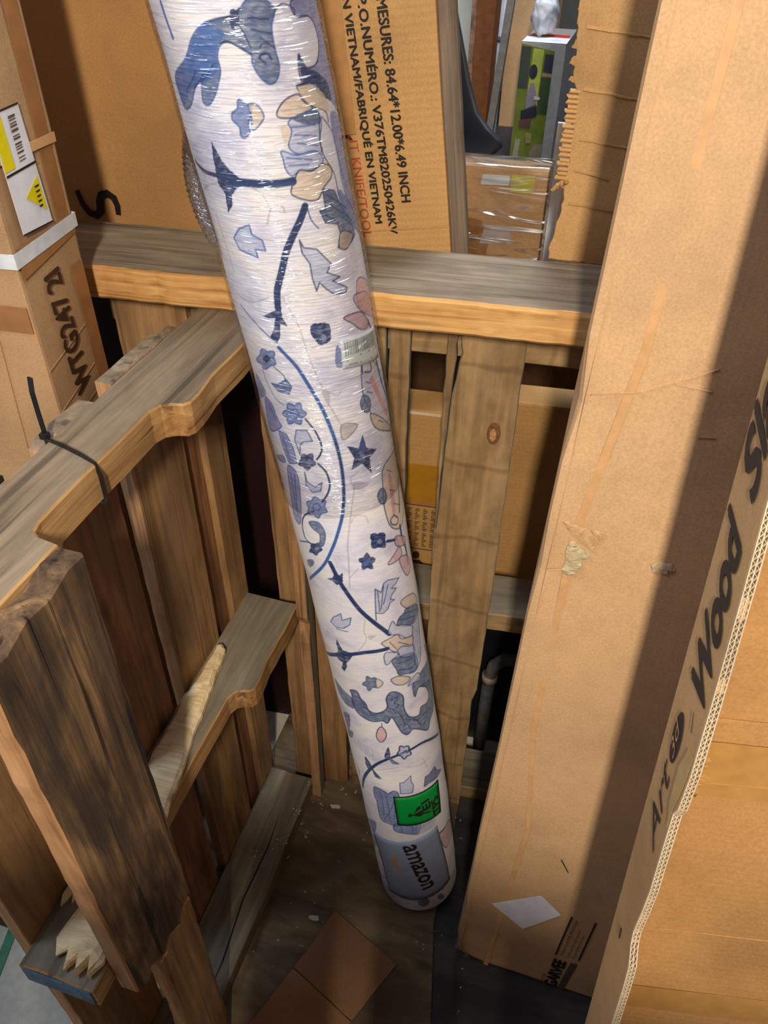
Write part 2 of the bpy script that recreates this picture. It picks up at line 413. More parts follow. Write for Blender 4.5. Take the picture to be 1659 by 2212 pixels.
def concrete_mat():
    m, nt, b = new_mat('concrete')
    v = coords(nt, (1, 1, 1), False); a = noise(nt, v, 3, 6, .6); c = noise(nt, v, 60, 5, .7)
    col = ramp(nt, a, [(.3, s2l((190, 184, 162))), (.7, s2l((226, 220, 198)))])
    col = mixc(nt, col, ramp(nt, c, [(.35, (.7, .7, .68, 1)), (.6, (1, 1, 1, 1))]), .5, 'MULTIPLY')
    nt.links.new(col, b.inputs['Base Color']); b.inputs['Roughness'].default_value = .6
    nt.links.new(bump(nt, c, .3, .002), b.inputs['Normal'])
    return m
CONCRETE = concrete_mat()
SHELL = plain('warehouse_wall_paint', (120, 116, 108), .8, .2, .1, scale=3)
RUG_PRINT = [
 (0,2,1,1.0,1,[(86,2702),(69,2691),(53,2684),(9,2680),(-18,2665),(-46,2636),(-94,2612),(-97,2585),(-89,2563),(-65,2567),(-41,2593),(-25,2601),(-32,2573),(-22,2566),(-6,2578),(8,2598),(16,2614),(17,2634),(26,2648),(39,2650),(51,2644),(63,2634),(71,2627),(70,2615),(77,2595),(91,2582),(105,2588),(113,2605),(112,2626),(112,2645),(115,2663),(125,2683),(109,2699)]),
 (0,1,-1,0.8,1,[(8,2678),(-16,2663),(-43,2636),(-90,2610),(-95,2588),(-85,2567),(-48,2594),(-16,2600),(7,2611),(14,2624),(16,2639),(27,2652),(36,2664)]),
 (0,0,-1,0.8,1,[(56,2693),(64,2690),(66,2680),(55,2666),(49,2670),(52,2684)]),
 (1,0,-1,1.7,1,[(9,2681),(29,2683),(53,2684),(69,2691)]),
 (1,0,-1,1.7,1,[(27,2650),(39,2651),(55,2641),(71,2629)]),
 (1,0,-1,1.7,1,[(91,2613),(83,2621),(88,2626),(99,2624),(102,2616)]),
 (1,0,-1,1.2,1,[(87,2635),(92,2640),(103,2638)]),
 (0,6,0,1.0,1,[(167,2692),(163,2668),(197,2664),(212,2648),(213,2622),(193,2597),(170,2593),(161,2599),(153,2616),(147,2593),(150,2575),(170,2572),(184,2552),(222,2534),(267,2510),(267,2571),(267,2638),(267,2683)]),
 (1,0,-1,1.0,1,[(124,2679),(134,2686),(146,2687),(163,2678),(164,2668),(197,2664),(212,2648),(213,2622),(193,2597),(170,2593)]),
 (0,0,-1,0.9,1,[(153,2616),(150,2593),(153,2575),(174,2571),(188,2551),(222,2534),(218,2564),(180,2588),(160,2597)]),
 (1,0,-1,2.3,1,[(137,2573),(156,2572),(174,2570)]),
 (0,4,0,1.1,1,[(136,2560),(112,2556),(97,2546),(91,2535),(103,2529),(124,2527),(147,2531),(162,2534),(145,2547)]),
 (1,0,-1,1.4,1,[(137,2569),(146,2550),(162,2536),(180,2529),(195,2520),(197,2505)]),
 (0,4,-1,0.9,1,[(139,2569),(173,2567),(204,2539),(202,2521),(163,2537),(146,2550)]),
 (0,1,1,0.7,1,[(33,2569),(43,2561),(52,2557),(49,2545),(40,2530),(40,2519),(30,2511),(23,2514),(24,2528),(15,2540),(18,2551),(28,2556)]),
 (0,4,1,1.1,1,[(48,2559),(62,2556),(69,2539),(59,2527),(45,2521),(48,2540)]),
 (0,3,1,1.1,1,[(109,2523),(140,2530),(171,2527),(176,2505),(164,2481),(166,2464),(142,2467),(113,2471),(100,2486),(111,2507)]),
 (0,2,-1,0.8,1,[(116,2528),(167,2528),(177,2509),(142,2512)]),
 (0,3,1,0.7,1,[(86,2481),(112,2469),(146,2469),(164,2457),(160,2444),(135,2440),(112,2443),(94,2439),(86,2451),(85,2468)]),
 (0,4,-1,0.8,1,[(92,2515),(105,2515),(107,2501),(96,2491)]),
 (0,2,0,1.3,0,[(149,2404),(178,2394),(187,2366),(217,2330),(223,2301),(180,2287),(158,2296),(171,2320),(168,2337),(140,2347),(133,2370),(146,2369)]),
 (0,4,0,1.0,1,[(176,2321),(211,2304),(180,2287),(161,2298)]),
 (0,6,-1,0.9,1,[(213,2519),(267,2493),(266,2424),(266,2362),(266,2326),(223,2356),(207,2399),(208,2442),(204,2487)]),
 (0,4,0,1.3,1,[(112,2445),(134,2438),(160,2444),(182,2433),(176,2417),(153,2406),(135,2390),(114,2393),(87,2409),(92,2425),(102,2438)]),
 (1,0,-1,1.4,1,[(174,2517),(167,2490),(166,2462),(178,2437),(188,2417),(188,2383)]),
 (1,1,-1,1.3,1,[(180,2516),(204,2487),(211,2449),(226,2389),(267,2339)]),
 (0,1,-1,0.9,1,[(191,2391),(216,2373),(266,2327),(266,2287),(225,2312),(190,2344)]),
 (1,1,-1,1.4,1,[(109,2386),(112,2360),(123,2342)]),
 (1,0,-1,4.1,1,[(-109,2476),(-80,2463),(-51,2457),(-37,2456)]),
 (1,0,-1,7.0,1,[(-37,2456),(-6,2445),(21,2439),(61,2432),(94,2430)]),
 (0,0,-1,0.7,0,[(-36,2512),(-31,2500),(-24,2481),(-12,2464),(2,2451),(9,2438),(-10,2432),(-21,2422),(-25,2405),(-40,2392),(-39,2407),(-35,2425),(-46,2442),(-43,2467),(-42,2484)]),
 (1,0,-1,6.6,1,[(106,2385),(92,2365),(74,2343),(54,2315),(38,2282),(21,2248),(15,2222)]),
 (0,3,1,1.4,0,[(-2,2370),(-25,2364),(-44,2347),(-38,2326),(-14,2316),(-1,2310),(-2,2326),(17,2322),(16,2341),(-1,2353)]),
 (0,3,0,1.3,0,[(82,2331),(87,2316),(111,2307),(125,2287),(135,2273),(122,2260),(150,2243),(131,2241),(163,2218),(157,2209),(128,2216),(113,2232),(103,2246),(94,2232),(91,2258),(92,2285),(82,2307)]),
 (1,7,-1,1.7,1,[(32,2368),(46,2394),(65,2393),(67,2383)]),
 (1,7,-1,1.0,1,[(19,2434),(36,2418),(42,2399)]),
 (1,7,-1,1.8,1,[(-110,2425),(-79,2438),(-50,2442)]),
 (0,5,1,0.9,1,[(202,2222),(266,2187),(267,2143),(208,2150),(187,2174)]),
 (1,6,-1,3.1,1,[(-67,2717),(-66,2697),(-62,2667)]),
 (1,7,-1,1.3,1,[(-87,2236),(-44,2224),(0,2235)]),
 (1,7,-1,1.5,1,[(-79,2392),(-80,2360),(-74,2281)]),
 (0,0,-1,0.7,0,[(14,2220),(7,2209),(-23,2198),(-9,2193),(3,2193),(-6,2170),(-19,2153),(-5,2142),(5,2156),(11,2181),(25,2175),(18,2195),(21,2219)]),
 (1,0,-1,6.0,1,[(22,2252),(13,2214)]),
 (1,1,-1,1.4,1,[(-82,2213),(-55,2190),(-17,2153)]),
 (1,1,-1,4.0,1,[(-4,2133),(22,2094),(36,2056),(50,2010),(60,1963),(67,1908),(68,1849),(62,1789),(50,1732),(32,1684),(5,1628),(-35,1566),(-107,1493)]),
 (1,0,-1,2.4,1,[(67,1908),(68,1849),(62,1789),(51,1739)]),
 (0,0,-1,0.8,1,[(69,2170),(83,2171),(104,2164),(105,2147),(100,2131),(79,2127),(69,2142),(65,2157)]),
 (0,3,-1,0.8,1,[(85,2147),(94,2143),(92,2133),(84,2135)]),
 (0,1,-1,0.8,1,[(109,2114),(117,2108),(114,2070),(100,2078)]),
 (0,5,1,0.9,1,[(181,2196),(235,2182),(266,2142),(267,2116),(205,2149),(180,2177)]),
 (0,5,0,1.3,1,[(140,2164),(180,2161),(204,2147),(215,2119),(183,2123),(161,2144)]),
 (1,0,-1,3.8,1,[(216,2130),(225,2110)]),
 (0,1,1,1.1,1,[(-21,2097),(-30,2093),(-38,2091),(-46,2085),(-57,2080),(-63,2084),(-65,2090),(-74,2091),(-81,2095),(-71,2104),(-60,2111),(-56,2118),(-48,2126),(-39,2126),(-33,2123),(-25,2125),(-17,2124),(-18,2117),(-21,2110),(-20,2104)]),
 (0,0,-1,0.9,1,[(-31,2107),(-34,2104),(-38,2102),(-41,2099),(-45,2096),(-49,2098),(-50,2100),(-53,2101),(-55,2104),(-51,2108),(-47,2110),(-44,2113),(-39,2115),(-36,2114),(-35,2111),(-32,2110)]),
 (1,0,-1,1.3,1,[(-28,2090),(-10,2073),(-8,2058)]),
 (0,2,1,1.4,0,[(-48,2050),(-30,2050),(-6,2064),(3,2049),(-8,2030),(-34,2034)]),
 (1,3,-1,1.7,1,[(-57,2107),(-65,2075),(-60,2042),(-48,2015),(-29,2002)]),
 (0,1,1,1.3,1,[(20,1985),(14,1979),(8,1975),(6,1968),(1,1960),(-7,1961),(-13,1964),(-20,1960),(-29,1958),(-31,1965),(-29,1973),(-35,1976),(-39,1981),(-31,1989),(-23,1994),(-21,2001),(-16,2009),(-8,2008),(-2,2006),(5,2009),(12,2010),(13,2002),(12,1995),(17,1991)]),
 (0,3,1,1.0,1,[(4,1985),(1,1982),(-2,1980),(-3,1977),(-6,1974),(-10,1975),(-12,1977),(-15,1976),(-19,1977),(-18,1981),(-16,1984),(-16,1987),(-15,1991),(-11,1993),(-8,1993),(-5,1995),(-1,1996),(1,1993),(1,1990),(3,1988)]),
 (1,1,-1,1.2,1,[(-25,1990),(-7,1985),(8,1979)]),
 (0,0,-1,0.8,1,[(16,1862),(9,1857),(3,1855),(-2,1848),(-10,1843),(-15,1847),(-18,1853),(-24,1854),(-30,1857),(-26,1866),(-20,1872),(-18,1879),(-14,1887),(-6,1888),(0,1886),(6,1889),(13,1889),(14,1881),(12,1875),(15,1869)]),
 (0,3,-1,0.9,1,[(9,1867),(7,1864),(4,1863),(2,1860),(-1,1859),(-3,1860),(-4,1862),(-6,1864),(-7,1867),(-4,1870),(-2,1871),(0,1874),(3,1876),(5,1874),(6,1871),(8,1870)]),
 (0,1,1,1.4,1,[(14,1735),(6,1731),(-1,1729),(-6,1722),(-13,1714),(-19,1718),(-23,1723),(-31,1721),(-40,1721),(-37,1731),(-33,1739),(-35,1745),(-35,1754),(-26,1760),(-18,1763),(-13,1770),(-6,1777),(0,1773),(3,1768),(10,1768),(17,1766),(15,1758),(11,1750),(13,1744)]),
 (0,3,1,1.1,1,[(2,1747),(-1,1744),(-4,1742),(-6,1738),(-9,1735),(-12,1735),(-14,1737),(-17,1737),(-21,1737),(-20,1741),(-18,1745),(-18,1748),(-17,1752),(-13,1754),(-10,1754),(-7,1757),(-3,1758),(-2,1755),(-2,1752),(0,1750)]),
 (0,0,-1,0.8,1,[(-22,1620),(-28,1614),(-34,1610),(-39,1603),(-46,1596),(-52,1597),(-56,1600),(-64,1598),(-71,1598),(-66,1607),(-60,1615),(-59,1622),(-55,1630),(-47,1634),(-40,1635),(-34,1639),(-27,1642),(-25,1636),(-26,1630),(-23,1626)]),
 (0,3,-1,1.0,1,[(-32,1621),(-34,1618),(-37,1616),(-38,1614),(-41,1612),(-43,1612),(-44,1614),(-46,1615),(-47,1617),(-44,1620),(-42,1622),(-40,1624),(-37,1626),(-35,1625),(-35,1624),(-33,1623)]),
 (0,2,-1,1.0,1,[(-91,1563),(-63,1579),(-62,1565),(-85,1544)]),
 (1,0,-1,2.2,1,[(15,1972),(30,1941),(36,1907),(30,1887),(19,1874)]),
 (1,0,-1,2.3,1,[(20,1863),(33,1841),(35,1809),(25,1784),(8,1762)]),
 (1,0,-1,2.1,1,[(-19,1733),(-52,1713),(-71,1681),(-72,1640),(-49,1629)]),
 (1,0,-1,1.7,1,[(-105,1615),(-67,1630),(-45,1626)]),
 (0,3,2,1.3,0,[(-13,1945),(12,1946),(19,1919),(-3,1917),(-12,1908),(-18,1883),(-23,1920)]),
 (0,3,2,1.4,0,[(-17,1841),(-17,1815),(0,1802),(19,1815),(11,1792),(-10,1787),(-22,1804)]),
 (0,2,2,1.3,1,[(-44,1696),(-15,1702),(-4,1672),(-15,1638),(-27,1631),(-20,1666),(-36,1678)]),
 (0,6,-1,0.9,1,[(-112,2055),(-86,2038),(-84,2013),(-143,1990)]),
 (0,6,1,0.9,1,[(-92,2004),(-67,1998),(-62,1973),(-58,1961),(-54,1945),(-110,1922)]),
 (0,6,1,0.9,0,[(-67,1935),(-42,1931),(-32,1898),(-32,1860),(-58,1853),(-66,1897)]),
 (0,1,-1,0.9,1,[(-119,1850),(-74,1870),(-71,1851),(-102,1842)]),
 (0,6,6,1.3,1,[(-66,1844),(-40,1829),(-55,1746),(-81,1677),(-105,1693),(-88,1772)]),
 (0,0,-1,0.8,0,[(130,1906),(134,1870),(162,1853),(136,1844),(134,1804),(114,1840),(87,1833),(99,1860),(88,1894),(114,1879)]),
 (0,1,-1,0.7,0,[(129,1901),(130,1868),(120,1862),(116,1874)]),
 (0,3,-1,0.9,1,[(116,1864),(126,1856),(122,1845),(114,1851)]),
 (0,7,-1,0.9,1,[(63,2033),(76,2026),(70,1996),(63,2014)]),
 (1,7,-1,0.9,1,[(76,2026),(91,2013),(98,2020)]),
 (1,7,-1,1.3,1,[(70,1999),(79,1968),(86,1943)]),
 (0,7,7,0.7,1,[(88,1946),(122,1933),(100,1915),(82,1912)]),
 (1,7,-1,1.2,1,[(102,1824),(83,1816),(82,1802)]),
 (0,7,-1,0.9,1,[(85,1801),(104,1797),(122,1784),(97,1780),(82,1787)]),
 (1,7,-1,1.6,1,[(85,1786),(74,1749),(60,1699),(44,1638),(39,1598),(27,1510)]),
 (1,7,-1,1.1,1,[(63,1698),(75,1714),(97,1706),(101,1685)]),
 (1,7,-1,1.2,1,[(57,1566),(32,1540)]),
 (1,7,-1,0.8,1,[(27,2235),(45,2172),(52,2104),(64,2039)]),
 (0,8,0,1.2,1,[(165,2062),(199,2049),(218,2028),(266,1958),(266,1892),(266,1846),(199,1879),(166,1909),(162,1945),(150,1996)]),
 (0,4,0,1.2,1,[(163,1941),(215,1896),(251,1854),(199,1879),(168,1906)]),
 (1,5,-1,7.6,1,[(186,2011),(206,1955),(232,1904)]),
 (1,0,-1,4.3,1,[(222,2035),(231,1982),(258,1928)]),
 (0,2,0,1.0,1,[(149,1990),(164,1980),(167,1959),(156,1948),(142,1958),(139,1977)]),
 (1,0,-1,2.0,1,[(160,2036),(163,2053),(172,2055),(191,2047),(188,2029),(167,2036)]),
 (0,4,0,1.5,1,[(251,1799),(174,1801),(156,1749),(150,1698),(161,1640),(199,1613),(234,1633),(266,1705),(266,1763)]),
 (1,5,-1,8.0,1,[(189,1766),(181,1671)]),
 (1,0,-1,3.3,1,[(233,1730),(205,1654)]),
 (0,2,0,1.1,1,[(149,1755),(161,1746),(163,1725),(153,1712),(140,1722),(137,1744)]),
 (1,0,-1,2.0,1,[(178,1663),(193,1643),(183,1633),(165,1645),(164,1660),(178,1663)]),
 (0,0,-1,0.8,1,[(134,1597),(124,1600),(115,1606),(107,1607),(98,1613),(97,1624),(100,1633),(99,1642),(102,1652),(111,1651),(119,1645),(128,1644),(138,1637),(139,1625),(136,1617),(137,1607)]),
 (0,3,-1,1.0,1,[(128,1617),(126,1616),(123,1616),(122,1614),(119,1614),(117,1617),(116,1620),(114,1622),(113,1625),(115,1627),(117,1627),(119,1629),(122,1629),(124,1626),(125,1623),(127,1621)]),
 (1,0,-1,4.1,1,[(141,1610),(173,1595)]),
 (1,0,-1,4.4,1,[(197,1619),(199,1576),(210,1541),(207,1492)]),
 (0,5,0,1.0,1,[(170,1605),(213,1574),(210,1554),(169,1577)]),
 (0,5,0,1.0,1,[(179,1569),(166,1566),(131,1548),(150,1539),(184,1540)]),
 (0,5,0,1.0,1,[(183,1536),(169,1529),(187,1471),(217,1474),(215,1511)]),
 (0,0,-1,0.8,1,[(91,1553),(83,1556),(78,1561),(72,1559),(65,1560),(65,1570),(67,1577),(63,1583),(61,1592),(68,1595),(74,1595),(78,1601),(84,1605),(89,1597),(91,1590),(97,1586),(102,1579),(99,1572),(93,1569),(93,1561)]),
 (0,1,-1,1.0,1,[(89,1575),(87,1573),(84,1572),(82,1569),(79,1568),(76,1571),(75,1575),(73,1578),(72,1582),(74,1584),(77,1585),(79,1588),(82,1589),(85,1586),(86,1582),(88,1579)]),
 (1,0,-1,6.1,1,[(-9,1585),(-2,1555),(6,1524),(21,1481),(39,1436),(63,1394),(86,1357),(101,1332)]),
 (0,0,-1,0.7,0,[(-30,1531),(-11,1539),(-5,1554),(8,1549),(18,1557),(13,1528),(-4,1516),(-16,1528)]),
 (0,3,0,1.2,0,[(156,1488),(122,1503),(109,1499),(99,1476),(86,1493),(81,1458),(76,1416),(94,1408),(108,1416),(117,1433),(131,1434),(119,1443),(128,1456),(142,1465),(127,1474),(143,1479)]),
 (1,0,-1,1.4,1,[(76,1416),(74,1392)]),
 (0,2,0,1.5,1,[(216,1349),(161,1380),(154,1370),(138,1371),(126,1355),(136,1339),(172,1317),(203,1313),(224,1326)]),
 (0,4,0,1.3,1,[(146,1414),(168,1416),(206,1396),(225,1353),(180,1376),(161,1384)]),
 (0,8,0,1.2,1,[(114,1371),(98,1341),(104,1328),(125,1317),(144,1292),(169,1279),(179,1302),(144,1339),(124,1349)]),
 (0,8,0,1.2,1,[(86,1275),(75,1264),(77,1232),(97,1245),(116,1255)]),
 (0,2,0,1.2,1,[(93,1239),(114,1244),(162,1223),(173,1172),(155,1158),(124,1173),(105,1182),(101,1205)]),
 (0,3,0,0.9,1,[(119,1277),(163,1252),(166,1216),(120,1240)]),
 (0,3,0,1.2,1,[(215,1334),(182,1316),(170,1286),(166,1241),(163,1174),(185,1173),(198,1211),(208,1252),(214,1295)]),
 (0,4,0,1.3,1,[(76,1312),(102,1319),(122,1319),(133,1296),(169,1279),(169,1258),(158,1252),(129,1271),(107,1266),(91,1285),(83,1297)]),
 (1,0,-1,6.3,1,[(-143,1204),(-59,1259),(-15,1277),(29,1288),(88,1287)]),
 (0,0,-1,0.7,0,[(-46,1322),(-41,1305),(-33,1287),(-1,1284),(-19,1255),(-33,1238),(-32,1226),(-47,1200),(-54,1211),(-44,1237),(-59,1242),(-64,1256),(-50,1280),(-52,1303)]),
 (1,7,-1,1.3,1,[(47,1401),(38,1364),(40,1337),(31,1318),(12,1294)]),
 (0,7,-1,0.9,1,[(44,1344),(66,1343),(50,1329)]),
 (0,3,1,1.4,0,[(-54,1378),(-41,1399),(-14,1419),(-15,1396),(12,1409),(4,1384),(-17,1368),(-38,1365)]),
 (1,1,-1,1.4,1,[(-39,1361),(-22,1359),(-6,1359)]),
 (0,4,0,1.4,1,[(81,1175),(104,1178),(136,1151),(119,1138),(93,1150)]),
 (0,2,0,0.9,1,[(229,1189),(231,1135),(182,1136),(153,1124),(139,1114),(142,1067),(162,1090),(210,1049),(266,1053),(266,1116)]),
 (0,8,0,1.2,1,[(125,1125),(139,1141),(162,1146),(174,1126),(162,1116),(144,1123)]),
 (0,2,2,0.8,1,[(41,1157),(34,1155),(28,1157),(23,1149),(16,1143),(13,1151),(13,1160),(7,1162),(2,1168),(8,1177),(15,1182),(16,1191),(20,1201),(26,1198),(30,1192),(36,1195),(43,1193),(42,1183),(38,1175),(41,1168)]),
 (0,4,2,1.2,1,[(44,1189),(59,1173),(51,1158),(39,1155)]),
 (0,2,-1,1.0,1,[(-109,1132),(-73,1116),(-40,1096),(-39,1059),(-70,1054),(-101,1080)]),
 (0,2,0,1.8,1,[(-42,1130),(-21,1135),(-13,1107),(-2,1091),(3,1065),(21,1053),(46,1060),(58,1076),(59,1107),(74,1128),(92,1120),(106,1094),(103,1050),(112,1010),(132,992),(149,990),(158,1011),(185,1002),(201,1021),(191,1060),(167,1089),(231,1045),(231,950),(188,922),(170,901),(140,932),(118,950),(99,940),(84,958),(75,991),(64,1028),(49,1009),(38,1020),(6,1019),(-19,1031),(-37,1051),(-43,1081),(-40,1114)]),
 (1,0,-1,1.1,1,[(73,1098),(78,1109),(89,1095),(78,1082),(89,1072),(84,1061)]),
 (1,0,-1,1.3,1,[(43,1033),(50,1039),(57,1021),(46,1009),(40,1022)]),
 (1,0,-1,1.3,1,[(90,979),(104,980),(111,955)]),
 (1,0,-1,1.3,1,[(123,980),(134,976),(147,945),(166,940)]),
 (0,5,0,1.5,1,[(31,997),(40,968),(33,944),(19,932),(10,953),(17,983)]),
 (1,0,-1,1.3,1,[(33,1011),(31,995)]),
 (0,2,-1,1.0,1,[(-103,998),(-69,1017),(-78,962),(-102,920),(-103,959)]),
 (0,2,-1,1.0,1,[(-105,922),(-72,938),(-86,900),(-111,886)]),
 (1,0,-1,5.2,1,[(224,819),(149,869),(101,874),(56,866),(10,843),(-28,802),(-66,735),(-98,648)]),
 (0,0,-1,1.0,1,[(37,909),(39,874),(31,854),(20,865)]),
 (0,0,-1,1.0,1,[(-44,847),(-28,815),(-38,788),(-48,803)]),
 (0,2,-1,1.0,1,[(36,864),(49,842),(61,826),(38,833)]),
 (0,0,-1,1.0,1,[(-28,802),(-16,783),(-2,759),(-23,764)]),
 (0,3,0,2.3,1,[(99,853),(92,851),(86,852),(82,846),(76,843),(72,851),(69,860),(64,864),(59,872),(63,881),(67,886),(68,895),(71,904),(77,901),(82,895),(88,896),(95,892),(96,881),(94,873),(98,864)]),
 (1,0,-1,1.7,1,[(76,873),(84,879),(89,866)]),
 (1,7,-1,1.3,1,[(-38,901),(-13,893),(-15,862)]),
 (1,7,-1,1.2,1,[(-13,800),(55,812),(124,784),(157,789)]),
 (1,7,-1,1.2,1,[(135,805),(146,748)]),
 (1,6,-1,2.5,1,[(-135,760),(-95,751),(-94,719)]),
 (1,0,-1,1.0,1,[(-25,2601),(-7,2612),(6,2623)]),
 (1,0,-1,1.0,1,[(-44,2593),(-23,2606),(-9,2619)]),
 (1,0,-1,1.0,1,[(-66,2590),(-44,2604),(-30,2618)]),
 (1,0,-1,1.0,1,[(79,2678),(97,2674),(112,2671)]),
 (1,0,-1,1.0,1,[(80,2662),(97,2656),(111,2651)]),
 (1,0,-1,1.0,1,[(60,2675),(68,2656),(73,2637)]),
 (1,0,-1,1.0,1,[(91,2648),(103,2639),(111,2631)]),
 (1,1,-1,0.8,1,[(112,2513),(161,2508)]),
 (1,1,-1,0.8,1,[(115,2501),(159,2490)]),
 (1,1,-1,0.8,1,[(117,2487),(158,2475)]),
 (1,1,-1,0.8,1,[(91,2469),(139,2456)]),
 (1,1,-1,0.8,1,[(93,2456),(131,2450)]),
 (1,0,-1,1.2,1,[(156,2392),(206,2355)]),
 (1,0,-1,1.2,1,[(159,2374),(217,2330)]),
 (1,0,-1,1.2,1,[(185,2345),(225,2312)]),
 (1,0,-1,1.2,1,[(144,2360),(173,2338)]),
 (1,0,-1,0.9,1,[(-26,1111),(-11,1097),(-5,1073)]),
 (1,0,-1,0.9,1,[(-18,1078),(0,1066),(10,1043)]),
 (1,0,-1,0.9,1,[(10,1043),(33,1052),(48,1051)]),
 (1,0,-1,0.9,1,[(57,1072),(71,1059),(78,1041)]),
 (1,0,-1,1.0,1,[(80,1050),(92,1019),(97,984)]),
 (1,0,-1,1.0,1,[(100,1001),(124,988),(142,969)]),
 (1,0,-1,1.0,1,[(152,978),(181,970),(205,956)]),
 (1,0,-1,0.9,1,[(70,1095),(87,1104),(97,1108)]),
 (1,0,-1,0.8,1,[(91,1483),(87,1419)]),
 (1,0,-1,0.8,1,[(108,1493),(91,1425)]),
 (1,0,-1,0.8,1,[(120,1490),(99,1436)]),
 (1,0,-1,0.9,1,[(147,1376),(204,1343)]),
 (1,0,-1,0.9,1,[(133,1363),(193,1330)]),
 (1,0,-1,0.9,1,[(104,1225),(155,1209)]),
 (1,0,-1,0.9,1,[(104,1200),(153,1176)]),
 (1,0,-1,0.9,1,[(121,1292),(151,1262)]),
 (1,0,-1,0.9,1,[(97,1306),(112,1274)]),
 (1,0,-1,1.2,1,[(-16,693),(-15,633),(-21,568)]),
 (1,0,-1,1.2,1,[(1,680),(1,618),(-6,553)]),
 (1,0,-1,1.1,1,[(27,683),(22,622),(11,558)]),
 (1,0,-1,1.2,1,[(-24,544),(4,603),(23,653)]),
 (1,0,-1,1.2,1,[(27,527),(30,508),(29,489)]),
 (1,0,-1,1.2,1,[(59,533),(62,505),(60,478)]),
 (1,0,-1,1.0,1,[(164,2015),(180,2004)]),
 (1,0,-1,1.0,1,[(163,1993),(179,1982)]),
 (1,0,-1,1.1,1,[(184,1913),(206,1897)]),
 (1,0,-1,1.1,1,[(182,1786),(205,1768)]),
 (1,0,-1,1.1,1,[(179,1734),(202,1716)]),
 (1,0,-1,1.1,1,[(186,1691),(212,1670)]),
 (1,1,-1,1.3,1,[(-78,1995),(-68,1958)]),
 (1,1,-1,1.4,1,[(-57,1924),(-51,1863)]),
 (1,1,-1,1.4,1,[(-62,1827),(-82,1712)]),
 (1,1,-1,1.4,1,[(-49,1827),(-83,1696)]),
 (0,1,0,1.5,1,[(-33,710),(-14,709),(1,699),(9,691),(27,705),(40,687),(34,612),(22,527),(-12,529),(-36,537),(-39,588),(-36,632),(-40,665)]),
 (0,3,0,1.3,0,[(50,739),(61,737),(87,758),(85,735),(90,707),(82,678),(46,689)]),
 (0,2,0,1.3,0,[(133,718),(149,715),(176,724),(186,692),(214,661),(183,661),(144,677),(123,677)]),
 (0,1,0,1.4,1,[(15,537),(85,531),(80,468),(53,475),(35,483),(4,497)]),
 (0,8,-1,1.0,1,[(87,519),(146,492),(129,461),(81,465)]),
 (0,1,-1,1.1,1,[(-118,462),(-67,500),(-69,464),(-93,404),(-116,420)]),
 (0,1,-1,1.1,1,[(-114,377),(-92,382),(-102,317),(-136,279)]),
 (0,5,0,1.6,1,[(226,376),(181,385),(152,390),(159,341),(178,284),(210,285),(258,280)]),
 (1,0,-1,2.5,1,[(154,399),(182,390),(219,381)]),
 (1,0,-1,2.7,1,[(65,88),(87,124),(137,86)]),
 (0,2,-1,1.2,1,[(44,91),(66,97),(77,58),(57,41),(38,59)]),
 (0,2,-1,1.2,1,[(110,78),(130,62),(131,33),(111,50)]),
 (1,2,-1,4.9,1,[(-103,285),(-76,246),(-64,172)]),
 (1,0,-1,2.7,1,[(-131,112),(-67,157)]),
 (1,2,-1,3.1,1,[(-49,91),(-6,116),(17,130)]),
]

# ------------------------------------------------------------------ the setting
def slab(name, x0, x1, y0, y1, z0, z1, mat, kind='structure'):
    me = prism_mesh(name, [(x0, y0), (x1, y0), (x1, y1), (x0, y1)], z1-z0, [mat], .0005)
    o = link(name, me, None, Matrix.Translation((0, 0, z0)))
    if kind: o['kind'] = kind
    return o
slab('floor', -4, 4, -3, 6, -.06, -.012, CONCRETE)
slab('wall_back', -4, 4, 6.0, 6.1, -.012, 4.0, SHELL)

def sheet(name, pts, z, T, mat, label):
    me = prism_mesh(name, densify(pts, .05, .0003), T, [mat], .0008)
    fr = Matrix.Translation((0, 0, z))
    return tag(link(name, me, None, fr), label, 'plywood')
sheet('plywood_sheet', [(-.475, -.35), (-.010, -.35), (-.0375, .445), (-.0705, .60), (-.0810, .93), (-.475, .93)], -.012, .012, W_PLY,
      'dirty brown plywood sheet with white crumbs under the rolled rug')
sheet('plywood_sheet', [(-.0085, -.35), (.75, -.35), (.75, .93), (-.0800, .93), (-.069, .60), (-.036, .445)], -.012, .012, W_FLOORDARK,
      'nearly black plywood sheet with the shade of the tall leaning cartons in its tone')

# ------------------------------------------------------------------ left pallet standing on its side
X0, X1 = -.449, -.360
lp = thing('wooden_pallet', 'notched wooden pallet on its side with a black cable tie round its top rail', 'pallet', (-.405, .5, 0), 'pallets forming the pen')
def stringer(parent, name, ztop, far, mats, y0=.215, y1=.775, seed=0, straight=False):
    n0, n1 = .352-y0, far-y0
    L = y1-y0
    out = [(0, 0), (L, 0), (L, .086), (n1+.12, .088), (n1+.06, .086), (n1+.022, .090), (n1+.006, .0895), (n1-.001, .085), (n1-.004, .074), (n1-.010, .065), (n1-.022, .0605),
           (n1-.10, .0600), (n0+.018, .0605), (n0+.008, .063), (n0+.003, .070), (n0+.000, .0885), (0, .089)]
    if straight: out = [(0, 0), (L, 0), (L, .089), (.40, .088), (.30, .090), (.12, .087), (0, .089)]
    p = densify(out, .02, .0006, random.Random(seed))
    me = prism_mesh(name, p, .038, mats, .0018)
    return link(name, me, parent, frame((X0, y0, ztop), (0, 1, 0), (1, 0, 0)))
stringer(lp, 'stringer', 1.020, .56, [W_GREY, W_FRESH], seed=3)
st_mid = stringer(lp, 'stringer', .530, .60, [W_GREY2, W_FRESH], y0=.205, seed=4)
stringer(lp, 'stringer', .038, .56, [W_GREY2, W_PLY], seed=5, straight=True)
